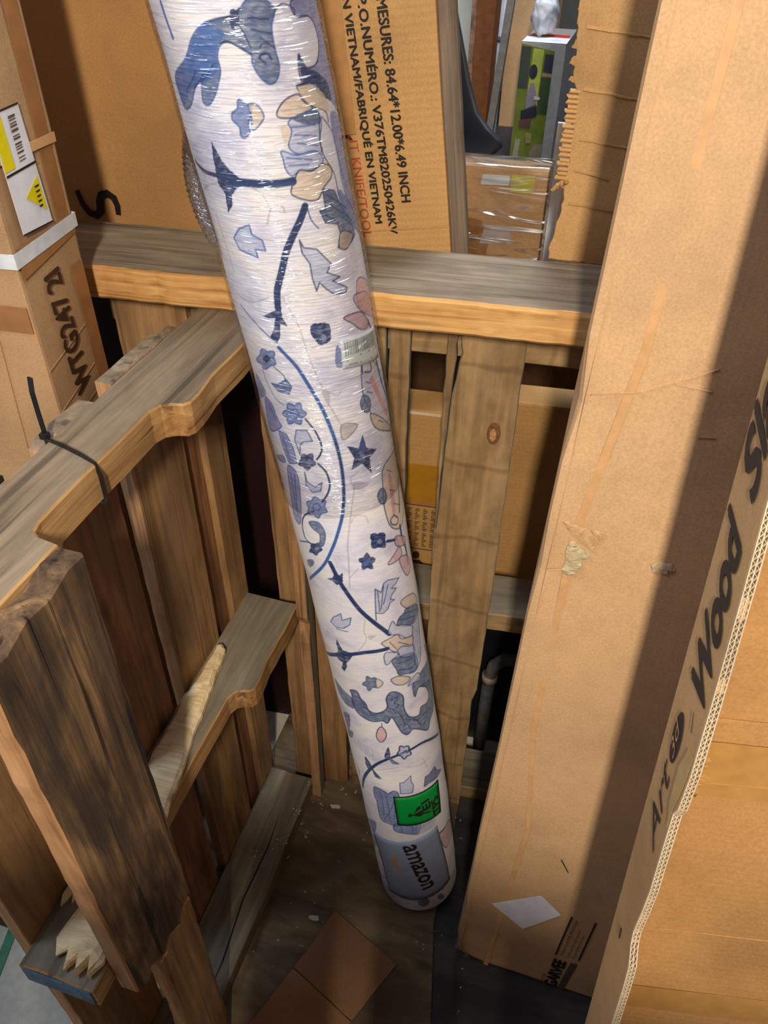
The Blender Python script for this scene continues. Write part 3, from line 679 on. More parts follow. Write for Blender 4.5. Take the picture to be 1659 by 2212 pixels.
link('crack', prism_mesh('crack', [(.0, .0), (.06, -.004), (.16, .004), (.26, -.002), (.34, .004), (.26, .0005), (.16, .0065), (.06, -.0015)], .0006, [BLACK], .0001), lp, frame((-.385, .36, .0381), (-.02, 1, 0), (-1, -.02, 0)), 'long crack')
up = (0, 0, 1)
def outer(y0, y1, ztop, mats, lean=0, dx=0, pts=None, jit=.0005, z0=0.0):
    return board('deck_board', lp, (X0-dx, y0, z0), (0, lean, 1), (0, 1, 0), ztop-z0, y1-y0, .019, list(mats)+[W_GREY], jit, pts=pts)
outer(.225, .345, 1.00, [W_BROWN, W_ORANGE], pts=[(.0, .03), (.10, .012), (.18, 0), (1.0, 0), (1.0, .12), (0, .12)])
outer(.430, .540, 1.019, [W_RED, W_ORANGE], pts=[(0, 0), (.90, .006), (.93, .022), (1.012, .030), (1.019, .05), (1.017, .11), (0, .11)])
outer(.569, .677, 1.021, [W_BROWN, W_ORANGE], jit=.0008)
outer(.681, .728, 1.005, [W_RED, W_RED], dx=.010)
outer(.733, .786, 1.000, [W_BROWN, W_BROWN], lean=-.01)
# inner boards
board('deck_board', lp, (-.360, .350, .468), up, (0, -1, 0), .550, .117, .024, [W_DARK, W_ORANGE, W_DARK], .0012,
      pts=[(-.004, .0), (.55, 0), (.553, .02), (.546, .045), (.550, .07), (.541, .095), (.545, .117), (.002, .117), (-.012, .098), (.004, .09), (-.018, .066), (-.002, .055), (-.022, .03), (.004, .02)],
      label='dark rough-sawn board with a broken lower end', e=.0022)
board('deck_board', lp, (-.360, .350, 0), up, (0, -1, 0), .455, .080, .021, [W_BROWN, W_ORANGE], .0010,
      pts=[(0, 0), (.448, 0), (.455, .012), (.440, .03), (.452, .045), (.436, .06), (.440, .078), (.30, .072), (.15, .080), (0, .08)], e=.002)
board('deck_board', lp, (-.341, .762, .0), up, (0, 1, 0), .99, .024, .018, [W_GREY2, W_ORANGE], .0008,
      pts=[(0, 0), (.30, .002), (.46, -.002), (.50, .004), (.52, -.004), (.99, 0), (.99, .024), (0, .024)])
# pale split wood lying along the middle rail
sp = [(-.4405, .652), (-.432, .655), (-.424, .648), (-.400, .50), (-.381, .40), (-.366, .30), (-.362, .230), (-.370, .214), (-.376, .228), (-.383, .211), (-.390, .226), (-.398, .212), (-.405, .231), (-.414, .222), (-.424, .238), (-.420, .27), (-.414, .30), (-.418, .34), (-.430, .40), (-.441, .47)]
me = prism_mesh('wood_splinter', densify(sp, .012, .0012), .016, [W_SPLINT], .004, 0)
# give it a ridge along its length
for v in me.vertices:
    if v.co.z > .008: v.co.z *= .55 + .6*max(0, 1-abs((v.co.x+.405+(v.co.y-.45)*.12)/.03))
spl = link('wood_splinter', me, lp, Matrix.Translation((0, 0, .530)), 'pale split strip of wood on the middle rail')
sp2 = [(-.446, .330), (-.428, .330), (-.427, .288), (-.431, .274), (-.436, .284), (-.441, .268), (-.447, .280)]
link('wood_splinter', prism_mesh('wood_splinter', densify(sp2, .008, .0006), .004, [W_SPLINT], .001), lp, Matrix.Translation((0, 0, .530)))
link('painted_end', prism_mesh('painted_end', [(-.446, .2035), (-.364, .2035), (-.364, .2052), (-.446, .2052)], .030, [BLUEP], .0002), lp, Matrix.Translation((0, 0, .496)), 'blue painted sawn end of the middle rail')

# cable tie
zt = thing('cable_tie', 'black cable tie looped round the top rail, its tail standing up', 'cable tie', (-.42, .46, 1.02))
fl = [(-.0022, -.0007), (.0022, -.0007), (.0022, .0007), (-.0022, .0007)]
loop = [(-.4505, .468, 1.000), (-.4500, .466, 1.0225), (-.430, .461, 1.0235), (-.405, .454, 1.0225), (-.390, .449, 1.0205), (-.3855, .447, 1.010), (-.3850, .446, .985), (-.389, .446, .9805), (-.42, .455, .9795), (-.4505, .466, .9805)]
sweep('loop', loop, fl, [BLACK], zt, closed=True, frame_up=(.1, 1, .05), smooth=False)
sweep('tail', [(-.4515, .4685, 1.022), (-.4530, .4700, 1.045), (-.4550, .4725, 1.066), (-.4505, .4705, 1.082)], [(-.0008, -.0022), (.0008, -.0022), (.0008, .0022), (-.0008, .0022)], [BLACK], zt, frame_up=(1, 0, .2), smooth=False)
hm = carton_mesh('head', .0075, .007, .006, [BLACK], 0, .001, 2)
link('head', hm, zt, Matrix.Translation((-.4555, .4645, 1.0215)))
zt2 = thing('cable_tie', 'small black cable tie end poking over the top rail at the left picture edge', 'cable tie', (-.45, .402, 1.02))
link('head', hm, zt2, Matrix.Translation((-.4545, .3985, 1.0205)))
sweep('tail', [(-.4510, .402, 1.0210), (-.4520, .404, 1.030)], fl, [BLACK], zt2, frame_up=(.1, 1, .05), smooth=False)

# ------------------------------------------------------------------ back pallet and the beam
def yb(x): return .835 + .095*x
T2 = (1, .095, 0); D2 = (-.095, 1, 0)
bp = thing('wooden_pallet', 'wooden pallet on its side under the grey beam with tan upright boards', 'pallet', (0, .89, 0), 'pallets forming the pen')
for zt_, nm in ((1.000, 0), (.530, 1), (.038, 2)):
    xs = -.60 if nm == 0 else -.33
    p = densify([(0, 0), (.65-xs, 0), (.65-xs, .089), (0, .089)], .02, .0005, random.Random(nm))
    link('stringer', prism_mesh('stringer', p, .036, [W_GREY2, W_TAN], .0015), bp, frame((xs+.0016, yb(xs)+.0165, zt_-.036), T2, D2))
def plank(x0, x1, ztop, mats, pts=None, z0=0.0, label=None, jit=.0008):
    return board('deck_board', bp, (x0, yb(x0), z0), up, T2, ztop-z0, (x1-x0)*1.0045, .0155, mats, jit, pts=pts, label=label)
plank(-.585, -.487, 1.010, [W_BROWN, W_ORANGE], jit=.0012)
plank(-.405, -.300, 1.010, [W_BROWN, W_RED])
plank(-.292, -.237, 1.012, [W_TAN, W_GREY2])
plank(-.2335, -.2085, 1.012, [W_TAN, W_GREY2])
# cracked wide plank: sliver and main piece
plank(-.1645, -.150, 1.012, [W_TAN, W_GREY2], pts=[(.70, 0), (1.012, 0), (1.012, .0135), (.985, .011), (.97, .0125), (.92, .0095), (.84, .006), (.70, .002)])
plank(-.1645, -.0725, 1.012, [W_TAN, W_GREY2], pts=[(0, .006), (.70, -.0005), (.70, .0022), (.84, .0068), (.92, .0105), (.965, .0160), (.978, .019), (.99, .0165), (1.012, .0165), (1.012, .092), (.5, .0925), (.36, .091), (.33, .085), (.0, .088)], label='wide tan plank with a knot and a split near its top')
plank(.060, .160, 1.012, [W_TAN, W_GREY2]); plank(.30, .40, 1.012, [W_TAN, W_GREY2])
kn = [( .0135*math.cos(a)*1.25, .0085*math.sin(a)) for a in [i*2*math.pi/18 for i in range(18)]]
link('knot', prism_mesh('knot', kn, .0012, [plain('knot_wood', (112, 78, 48), .7, .2, .25, scale=300)], .0006), bp, frame((-.098, yb(-.098)-.0009, .871), up, T2))
link('knot', prism_mesh('knot', [(x*.55, y*.5) for x, y in kn], .0012, [plain('knot_heart', (176, 128, 86), .7, .2, .2, scale=300)], .0004), bp, frame((-.0985, yb(-.098)-.0016, .869), up, T2))

bm_ = thing('timber_beam', 'thick grey wooden beam with a fresh yellow front edge laid across the pallets', 'beam', (-.1, .84, 1.022))
rb = random.Random(11)
p = densify([(0, 0), (1.35, 0), (1.35, .138), (0, .138)], .013, .0011, rb)
link('timber', prism_mesh('timber', p, .040, [W_BEAM, W_BEAMF], .0035), bm_, frame((-.70, yb(-.70)-.045, 1.0215), T2, D2))

fp = thing('wooden_pallet', 'wooden pallet on its side closing the near side of the pen, below the view', 'pallet', (-.1, -.08, 0), 'pallets forming the pen')
for zt_ in (1.02, .53, .038):
    link('stringer', prism_mesh('stringer', [(0, 0), (1.0, 0), (1.0, .089), (0, .089)], .038, [W_GREY2, W_TAN], .0015), fp, frame((-.47, -.11, zt_-.038), (1, 0, 0), (0, 1, 0)))
for k, x0 in enumerate((-.47, -.355, -.245, -.130, -.015, .095, .205, .320, .430)):
    board('deck_board', fp, (x0, -.1105, 0), up, (1, 0, 0), 1.02, .098, .0165, [W_BROWN if k % 2 else W_TAN, W_ORANGE], .0005)   # outer side

# ------------------------------------------------------------------ rolled rug
RUG_R = .0689
P0 = Vector((-.1126, .6699, 0)); DR = Vector((-.172, .0346, 1)).normalized()
XA = Vector((1, 0, 0)); XA = (XA - DR*XA.dot(DR)).normalized(); FA = XA.cross(DR)
if FA.y > 0: FA = -FA
def bow(s): return .004 - .0125*((s-.6)/.8)**2
def rug_pt(u, s, dr=0.0):
    th = u/RUG_R; r = RUG_R + dr + .0007*math.sin(th*3+s*7) + .0005*math.sin(s*43+th*2)
    return P0 + XA*(bow(min(s, 1.45)) + r*math.sin(th)) + FA*(r*math.cos(th)) + DR*s
RUG_L = 1.62
def rug_mesh():
    half = math.pi*RUG_R
    us = np.concatenate([np.arange(-.098, .150, .00085), np.linspace(.150, -.098 + 2*half, 60)[1:-1]])
    ss = np.concatenate([np.linspace(.0, .012, 6)[:-1], np.arange(.012, 1.385, .0009), np.linspace(1.385, RUG_L, 60)])
    nu, ns = len(us), len(ss)
    U, S = np.meshgrid(us, ss)
    col = np.zeros((ns, nu, 3)) + np.array([.2, .27, .42]); al = np.zeros((ns, nu))
    pal = [s2l(c)[:3] for c in [(4, 44, 98), (44, 92, 162), (66, 92, 132), (146, 158, 200), (206, 184, 158), (206, 148, 148), (82, 94, 168), (146, 130, 124), (176, 178, 202)]]
    def smooth(pts, closed):
        n = len(pts); out = []
        rng = range(n) if closed else range(n-1)
        for i in rng:
            if closed: a, b, c, d = pts[i-1], pts[i], pts[(i+1) % n], pts[(i+2) % n]
            else: a, b, c, d = pts[max(i-1, 0)], pts[i], pts[i+1], pts[min(i+2, n-1)]
            for k in range(5):
                t = k/5
                out.append(tuple(.5*((2*b[j]) + (-a[j]+c[j])*t + (2*a[j]-5*b[j]+4*c[j]-d[j])*t*t + (-a[j]+3*b[j]-3*c[j]+d[j])*t**3) for j in (0, 1)))
        if not closed: out.append(pts[-1])
        return out
    def window(pts, m):
        xs = [q[0] for q in pts]; ys = [q[1] for q in pts]
        j0 = np.searchsorted(ss, min(ys)-m); j1 = np.searchsorted(ss, max(ys)+m)
        idx = np.where((us > min(xs)-m) & (us < max(xs)+m))[0]
        if len(idx) == 0 or j1 <= j0: return None
        return slice(j0, j1), slice(idx[0], idx[-1]+1)
    def paint(w, cov, c):
        a = al[w]; na = a*(1-cov) + cov; k = (cov/np.maximum(na, 1e-6))[..., None]
        col[w] = col[w]*(1-k) + np.array(c)*k
        al[w] = na
    def fill(pts, c, amt):
        w = window(pts, .002)
        if w is None: return
        X, Y = U[w], S[w]; ins = np.zeros(X.shape, bool); n = len(pts)
        for i in range(n):
            x1, y1 = pts[i]; x2, y2 = pts[(i+1) % n]
            if y1 == y2: continue
            c_ = ((y1 > Y) != (y2 > Y)) & (X < (x2-x1)*(Y-y1)/(y2-y1)+x1)
            ins ^= c_
        hx = np.sin((Y*1.0+X*.35)*2*np.pi/.0036+2.2*np.sin(X*420+Y*160)); mo = np.sin(X*290+3*np.sin(Y*170))*np.sin(Y*330+2*np.sin(X*210))
        paint(w, ins*amt*np.clip(.95+.09*hx+.15*mo, .4, 1), c)
    def stroke(pts, width, c, amt):
        h = width/2; w = window(pts, h+.001)
        if w is None: return
        X, Y = U[w], S[w]; dmin = np.full(X.shape, 9.)
        for i in range(len(pts)-1):
            ax, ay = pts[i]; bx, by = pts[i+1]
            dx, dy = bx-ax, by-ay; L2 = dx*dx+dy*dy
            if L2 < 1e-12: continue
            t = np.clip(((X-ax)*dx+(Y-ay)*dy)/L2, 0, 1)
            dmin = np.minimum(dmin, np.hypot(X-ax-t*dx, Y-ay-t*dy))
        paint(w, np.clip((h-dmin)/.0008+.5, 0, 1)*amt, c)
    amt_f = [1, .80, .92, .60, .80, .70, .75, .50, .65]
    def draw(tr):
        for k, c, oc, wd, sm, pts in RUG_PRINT:
            q = [tr(a/2000, b/2000) for a, b in pts]
            if k == 0:
                if sm: q = smooth(q, True)
                fill(q, pal[c], amt_f[c])
                if oc >= 0: stroke(q + [q[0]], max(.0014, wd/1000*1.1), pal[oc], .95)
            else:
                if sm: q = smooth(q, False)
                stroke(q, max(.0012, wd/1000), pal[c], 1 if c != 7 else .5)
    draw(lambda u, s: (u+half+.004, 1.42-s))
    draw(lambda u, s: (u, 2.735-s))
    draw(lambda u, s: (u, s))
    # geometry
    r = np.full(S.shape, RUG_R)
    e = .012; m_ = S < e; r[m_] = RUG_R - e + np.sqrt(np.maximum(e*e-(e-S[m_])**2, 0))
    th = U/RUG_R
    r += .0007*np.sin(th*3+S*7) + .0005*np.sin(S*43+th*2)
    bw = .004 - .0125*((np.minimum(S, 1.45)-.6)/.8)**2
    A = np.array(XA); B = np.array(FA); Dn = np.array(DR); O = np.array(P0)
    co = O + A*(bw + r*np.sin(th))[..., None] + B*(r*np.cos(th))[..., None] + Dn*S[..., None]
    co = co.reshape(-1, 3); co[:, 2] = np.maximum(co[:, 2], .0004)
    extra = np.array([O + A*bow(0), O + A*bow(1.45) + Dn*RUG_L]); co = np.vstack([co, extra])
    jj, ii = np.meshgrid(np.arange(ns-1), np.arange(nu), indexing='ij')
    i2 = (ii+1) % nu
    q = np.stack([jj*nu+ii, jj*nu+i2, (jj+1)*nu+i2, (jj+1)*nu+ii], -1).reshape(-1, 4)
    nq = len(q)
    i = np.arange(nu); t1 = np.stack([(i+1) % nu, i, np.full(nu, ns*nu)], 1); t2 = np.stack([(ns-1)*nu+i, (ns-1)*nu+(i+1) % nu, np.full(nu, ns*nu+1)], 1)
    me = bpy.data.meshes.new('rug_roll')
    me.vertices.add(len(co)); me.vertices.foreach_set('co', co.ravel())
    loops = np.concatenate([q.ravel(), t1.ravel(), t2.ravel()])
    me.loops.add(len(loops)); me.loops.foreach_set('vertex_index', loops.astype(np.int32))
    st = np.concatenate([np.arange(nq)*4, nq*4+np.arange(2*nu)*3])
    me.polygons.add(nq+2*nu); me.polygons.foreach_set('loop_start', st.astype(np.int32))
    me.polygons.foreach_set('use_smooth', np.ones(nq+2*nu, bool))
    me.update(calc_edges=True)
    at = me.color_attributes.new('print', 'FLOAT_COLOR', 'POINT')
    full = np.zeros((len(co), 4)); full[:-2, :3] = col.reshape(-1, 3); full[:-2, 3] = al.reshape(-1)
    at.data.foreach_set('color', full.ravel())
    return me

def rug_mat():
    m, nt, b = new_mat('printed_rug_cloth')
    tc = N(nt, 'ShaderNodeTexCoord')
    def v(sc, rot=True):
        mp = N(nt, 'ShaderNodeMapping'); mp.inputs['Scale'].default_value = sc; mp.inputs['Rotation'].default_value = (0, math.radians(9.8), 0)
        nt.links.new(tc.outputs['Object'], mp.inputs['Vector']); return mp.outputs['Vector']
    weave = noise(nt, v((45, 45, 420)), 1, 4, .65, .3)
    mott = noise(nt, v((16, 16, 22)), 1, 5, .6, .3)
    fine = noise(nt, v((900, 900, 900)), 1, 2, .5)
    base = ramp(nt, mott, [(.32, s2l((202, 202, 222))), (.48, s2l((234, 233, 242))), (.66, s2l((246, 242, 238)))])
    base = mixc(nt, base, ramp(nt, weave, [(.28, (.74, .74, .82, 1)), (.6, (1, 1, 1, 1))]), .45, 'MULTIPLY')
    at = N(nt, 'ShaderNodeAttribute', attribute_name='print')
    dry = ramp(nt, weave, [(.36, (1, 1, 1, 1)), (.62, (.96, .96, .96, 1)), (.76, (.55, .55, .55, 1))])
    rgb = N(nt, 'ShaderNodeSeparateColor'); nt.links.new(dry, rgb.inputs[0])
    mu = N(nt, 'ShaderNodeMath', operation='MULTIPLY'); nt.links.new(at.outputs['Alpha'], mu.inputs[0]); nt.links.new(rgb.outputs[0], mu.inputs[1])
    # un-premultiplied colour is stored directly
    inkc = mixc(nt, at.outputs['Color'], ramp(nt, mott, [(.35, (.8, .8, .85, 1)), (.65, (1.25, 1.25, 1.2, 1))]), 1.0, 'MULTIPLY')
    col = mixc(nt, base, inkc, mu.outputs[0])
    nt.links.new(col, b.inputs['Base Color']); b.inputs['Roughness'].default_value = .7
    b.inputs['Sheen Weight'].default_value = .1
    nn = bump(nt, weave, .35, .0012); nn = bump(nt, fine, .3, .0004, nn)
    nt.links.new(nn, b.inputs['Normal'])
    return m
rug = thing('rolled_rug', 'plastic-wrapped rolled rug in pale cloth with a blue floral print, leaning inside the pen', 'rug', tuple(P0))
rm = rug_mesh(); rm.materials.append(rug_mat())
link('rug_roll', rm, rug)

def rug_patch(name, corners_us, mat, dr, nu=16, ns=16, inner=None, label=None, parent=None):
    """bilinear patch in (u,s) wrapped on the roll: corners bl, br, tr, tl"""
    (a, b, c, d) = corners_us; V = []; F = []
    for k in (dr+.0004, dr):
        for j in range(ns+1):
            for i in range(nu+1):
                x = i/nu; y = j/ns
                u = (a[0]*(1-x)+b[0]*x)*(1-y)+(d[0]*(1-x)+c[0]*x)*y
                s = (a[1]*(1-x)+b[1]*x)*(1-y)+(d[1]*(1-x)+c[1]*x)*y
                V.append(rug_pt(u, s, k))
    n = (nu+1)*(ns+1)
    for j in range(ns):
        for i in range(nu):
            q = j*(nu+1)+i
            F.append((q, q+1, q+nu+2, q+nu+1)); F.append((n+q+nu+1, n+q+nu+2, n+q+1, n+q))
    rim = [i for i in range(nu+1)] + [(j)*(nu+1)+nu for j in range(1, ns+1)] + [ns*(nu+1)+i for i in range(nu-1, -1, -1)] + [j*(nu+1) for j in range(ns-1, 0, -1)]
    for k in range(len(rim)):
        p, q = rim[k], rim[(k+1) % len(rim)]
        F.append((q, p, n+p, n+q))
    return link(name, mesh(name, V, F, [mat], None, True), parent or rug, None, label)
def rug_text(name, s, u0, s0, w, h, ang, mat, dr, shear=0, bold=.02, parent=None, sp=1.0):
    me = text_mesh(s, shear, 0, sp); me.materials.append(mat); me = thicken(me, w, h, (bold+.02)*h)
    ca, sa = math.cos(math.radians(ang)), math.sin(math.radians(ang))
    for v in me.vertices:
        x, y, zz = v.co.x, v.co.y, v.co.z
        v.co = rug_pt(u0+x*ca-y*sa, s0+x*sa+y*ca, dr+zz)
    me.update(); me.name = name
    return link(name, me, parent or rug)
ml = rug_patch('shipping_label', [(-.036, .043), (.088, .048), (.074, .226), (-.046, .214)], MAILER, .0008, 20, 14, label='grey-blue label with a dark word and an orange curve')
rug_text('lettering', 'amazon', .0105, .2085, .136, .0205, -81.5, INK, .0016, 0, .03, ml)
sm = [(-.0010, .184), (-.0050, .176), (-.0078, .1665), (-.0084, .156), (-.0074, .146), (-.0045, .1375), (.0012, .1290)]
V = []; F = []
for i, (u, s) in enumerate(sm):
    wd = .0022*math.sin(math.pi*(i+.6)/(len(sm)+.4))+.0003
    V += [rug_pt(u-wd, s, .0016), rug_pt(u+wd, s, .0016)]
    if i: F.append((2*i-2, 2*i-1, 2*i+1, 2*i))
link('smile_mark', mesh('smile_mark', V, F, [SMILE]), ml)
bk = rug_patch('green_sticker', [(.0095, .2660), (.0865, .2480), (.0915, .3260), (.0115, .3400)], INK, .0007, 12, 10, label='green sticker with a black border and pictogram')
rug_patch('green_field', [(.0120, .2685), (.0845, .2505), (.0892, .3238), (.0138, .3374)], GREEN, .0013, 12, 10, parent=bk)
rug_text('lettering', 'TPS', .0850, .2600, .040, .0150, 94, INK, .0022, 0, .03, bk)
rug_text('lettering', 'EI', .0660, .2880, .022, .0135, 94, INK, .0022, 0, .03, bk)
def rug_poly(name, pts, mat, dr, parent):
    V = [rug_pt(u, s, dr) for u, s in pts]
    return link(name, mesh(name, V, [tuple(range(len(V)))], [mat]), parent)
hd = [(.0315+.0035*math.cos(a), .2900+.0040*math.sin(a)) for a in [i*math.pi/6 for i in range(12)]]
rug_poly('pictogram', hd, INK, .0022, bk)
rug_poly('pictogram', [(.0350, .2905), (.0480, .2975), (.0500, .3050), (.0440, .3045), (.0380, .2930)], INK, .0022, bk)
rug_poly('pictogram', [(.0340, .2890), (.0480, .2920), (.0640, .2880), (.0640, .2850), (.0480, .2860), (.0640, .2790), (.0640, .2750), (.0440, .2800)], INK, .0022, bk)
bl = rug_patch('barcode_label', [(.0565, .0+1.0325), (.1160, 1.0200), (.1190, 1.0545), (.0595, 1.0625)], LBL, .0012, 14, 6, label='white barcode label')
rr = random.Random(5); x = .07
V = []; F = []
while x < .90:
    w = rr.choice([.012, .012, .02, .03]); 
    def bl_pt(x, y):
        u = (.0565*(1-x)+.1160*x)*(1-y)+(.0595*(1-x)+.1190*x)*y; s = (1.0325*(1-x)+1.02*x)*(1-y)+(1.0625*(1-x)+1.0545*x)*y
        return rug_pt(u, s, .0018)
    k = len(V); V += [bl_pt(x, .45), bl_pt(x+w, .45), bl_pt(x+w, .90), bl_pt(x, .90)]; F.append((k, k+1, k+2, k+3)); x += w + rr.choice([.012, .02, .028])
for (x0, x1, y) in ((.38, .66, .34), (.10, .80, .22), (.12, .30, .10), (.36, .70, .10)):
    k = len(V); V += [bl_pt(x0, y), bl_pt(x1, y), bl_pt(x1, y+.06), bl_pt(x0, y+.06)]; F.append((k, k+1, k+2, k+3))
link('barcode', mesh('barcode', V, F, [LBLG]), bl)
# shrink film: tight wrinkled sleeve, two lengths
FILM_A = film('wrinkled_film', (16, 16, 210), .085, .45, .10)
FILM_B = film('smooth_film', (30, 30, 120), .0, .30, .22)
def sleeve(name, s0, s1, dr, mat, ns, wr):
    V = []; F = []; nu = 96
    for j in range(ns+1):
        s = s0+(s1-s0)*j/ns
        for i in range(nu):
            u = 2*math.pi*RUG_R*i/nu
            d = dr + wr*mnoise.noise(Vector((math.cos(i/nu*6.283)*2, math.sin(i/nu*6.283)*2, s*60)))
            q_ = rug_pt(u, s, d); q_.z = max(q_.z, .0003); V.append(q_)
    for j in range(ns):
        for i in range(nu):
            F.append((j*nu+i, j*nu+(i+1) % nu, (j+1)*nu+(i+1) % nu, (j+1)*nu+i))
    return link(name, mesh(name, V, F, [mat], None, True), rug, None)
o = sleeve('plastic_wrap', .86, RUG_L, .0034, FILM_A, 150, .0008); o['label'] = 'wrinkled clear plastic wrap round the upper half'
o = sleeve('plastic_wrap', .004, .060, .0034, FILM_B, 14, .0012)
# wad of gathered film bulging on the side
V = []; F = []; nu, nv = 22, 40
for j in range(nv+1):
    t = j/nv; s = 1.155+.105*t; hgt = .013*math.sin(math.pi*t)**.7
    for i in range(nu+1):
        u = -.098+.048*i/nu
        d = .003 + hgt*math.sin(math.pi*i/nu) + .0012*math.sin(t*110+i*.5)*math.sin(math.pi*i/nu)
        V.append(rug_pt(u-.02*t, s, d))
for j in range(nv):
    for i in range(nu):
        q = j*(nu+1)+i; F.append((q, q+1, q+nu+2, q+nu+1))
link('film_wad', mesh('film_wad', V, F, [film('gathered_film', (70, 70, 420), .5, .9, .16)], None, True), rug, None, 'gathered wad of clear film')

# ------------------------------------------------------------------ tall carton with the white label (right of the rug)
def carton(root, O, U, V, L, Wd, H, mat, **kw):
    me = carton_mesh('carton_body', L, Wd, H, mat, **kw)
    return link('carton_body', me, root, frame(O, U, V))
def front_frame(O, U, Vd):
    """right, up, out of the front (the -V side) of a carton given its frame"""
    U = Vector(U).normalized(); V = Vector(Vd); V = (V-U*V.dot(U)).normalized(); Wv = U.cross(V)
    m = Matrix((U, Wv, U.cross(Wv))).transposed().to_4x4(); m.translation = Vector(O); return m

g = thing('carton', 'tall tan carton leaning beside the rug, with a blank white label near its foot', 'carton', (.2, .62, 0))
gO, gU, gV = (-.027, .5535, .0093), (1, 0, -.018), (0, 1, -.075)
carton(g, gO, gU, gV, .46, .125, 1.95, K_GARV, bev=.010, dent=.0018, seg=30, seed=2,
       dents=[((0, 0, 1.04), .03, (.006, .004, 0)), ((0, 0, .86), .03, (.005, .004, 0)), ((0, 0, .0), .03, (.008, .004, .004)), ((.03, 0, .87), .05, (0, .004, 0)), ((0, 0, .12), .05, (.004, .002, 0))])
gf = front_frame(gO, gU, gV)
quad_part('tape_band', g, gf, [(.052, .0), (.060, .40), (.034, .60), (.026, .9), (.047, 1.1), (.048, 1.94), (.054, 1.94), (.0545, 1.1), (.034, .9), (.041, .60), (.066, .40), (.060, .0)], TAPE_G, .0003, .0003, .03)
quad_part('crease', g, gf, [(.009, .02), (.012, 1.94), (.0128, 1.94), (.0098, .02)], K_GARV, .0008, .0, .05)
quad_part('white_label', g, gf, [(.0415, .192), (.0445, .188), (.0930, .130+.02), (.0955, .148), (.1415, .218), (.1385, .222), (.1080, .252), (.1045, .252)], WHITE, .0004, .0016, .02, label='blank white diamond-turned label')
def gx(x): return x+.027
quad_part('print_rule', g, gf, [(gx(.126), .104), (gx(.1285), .104), (gx(.1315), .222), (gx(.129), .222)], INK, .0002, .0015)
quad_part('print_rule', g, gf, [(gx(.1608), .107), (gx(.1632), .107), (gx(.1655), .226), (gx(.1631), .226)], INK, .0002, .0015)
quad_part('print_panel', g, gf, [(gx(.1475), -.0+.004), (gx(.1575), .004), (gx(.1625), .096), (gx(.1525), .094)], INK_F, .0002, .0015)
text_part('lettering', g, gf, 'GARVEE', gx(.1445), .004, .088, .0185, 89, INK, 0, .05, .0018, .9)
text_part('lettering', g, gf, 'Trust by', gx(.1235), .004, .034, .006, 88, INK_B, 0, .0, .0018)
text_part('lettering', g, gf, 'Support and E-Warranty', gx(.1385), .108, .108, .0058, 88.5, INK_B, 0, .0, .0018)
text_part('lettering', g, gf, 'www.garvee.com/support', gx(.1475), .108, .088, .0042, 88.5, INK_B, 0, .0, .0018)
text_part('lettering', g, gf, 'support@garvee.com', gx(.1555), .108, .074, .0042, 88.5, INK_B, 0, .0, .0018)
text_part('lettering', g, gf, 'HOME LIVING', gx(.1585), .030, .055, .0050, 88.5, INK_F, 0, .0, .0022)
# torn paper scar, staple dent, scratches
rt = random.Random(3)
def crumple(name, parent, fr, pts, mat, hgt, step=.004, label=None):
    bm = bmesh.new(); q = densify(pts, .003, .0008, rt)
    vs = [bm.verts.new((x, y, 0)) for x, y in q]; f = bm.faces.new(vs)
    bmesh.ops.triangulate(bm, faces=[f]); bmesh.ops.subdivide_edges(bm, edges=bm.edges[:], cuts=2, use_grid_fill=False)
    bnd = {v for e in bm.edges if len(e.link_faces) == 1 for v in e.verts}
    for v in bm.verts:
        if v not in bnd: v.co.z = .0012 + abs(mnoise.noise(Vector((v.co.x*170, v.co.y*110, 3))))*hgt
        else: v.co.z = .0004
    me = bpy.data.meshes.new(name); bm.to_mesh(me); bm.free(); me.materials.append(mat)
    return link(name, me, parent, fr @ Matrix.Translation((0, 0, .0006)), label)
PAPER_T = card('torn_paper_grey', (198, 180, 142), .08, .85)
crumple('torn_scar', g, gf, [(gx(-.001), .888), (gx(.004), .892), (gx(.012), .884), (gx(.02), .882), (gx(.024), .876), (gx(.016), .870), (gx(.018), .862), (gx(.012), .850), (gx(.004), .844), (gx(-.001), .852), (gx(.000), .866), (gx(-.002), .876)], PAPER_T, .006, label='torn grey paper scar')
crumple('torn_scar', g, gf, [(gx(-.014), .914), (gx(.010), .910), (gx(.032), .910), (gx(.030), .900), (gx(.024), .884), (gx(.012), .890), (gx(.0), .898)], K_GARV, .0025)
crumple('torn_scar', g, gf, [(gx(.080), .882), (gx(.088), .889), (gx(.100), .890), (gx(.106), .882), (gx(.098), .875), (gx(.085), .874)], PAPER_T, .002)
quad_part('staple', g, gf, [(gx(.086), .881), (gx(.102), .8815), (gx(.102), .883), (gx(.086), .8825)], K_GARV, .0008, .002)
quad_part('scratch', g, gf, [(gx(.090), .352), (gx(.104), .328), (gx(.105), .329), (gx(.091), .354)], INK_B, .0002, .0012)
for (x0, y0, x1, y1) in ((-.012, 1.052, .03, 1.062), (.03, 1.062, .085, 1.095), (.085, 1.03, .10, 1.032), (.055, 1.075, .085, 1.074), (-.015, .848, .012, .858)):
    quad_part('crease', g, gf, [(gx(x0), y0), (gx(x1), y1), (gx(x1), y1+.0011), (gx(x0), y0+.0011)], K_GARV, .0010, .0003, .006, .0004)
crumple('corner_tape', g, gf, [(.0, .004), (.03, .002), (.026, .02), (.012, .035), (.0, .06)], film('corner_film', (60, 60, 60), .12, .5, .2), .002)

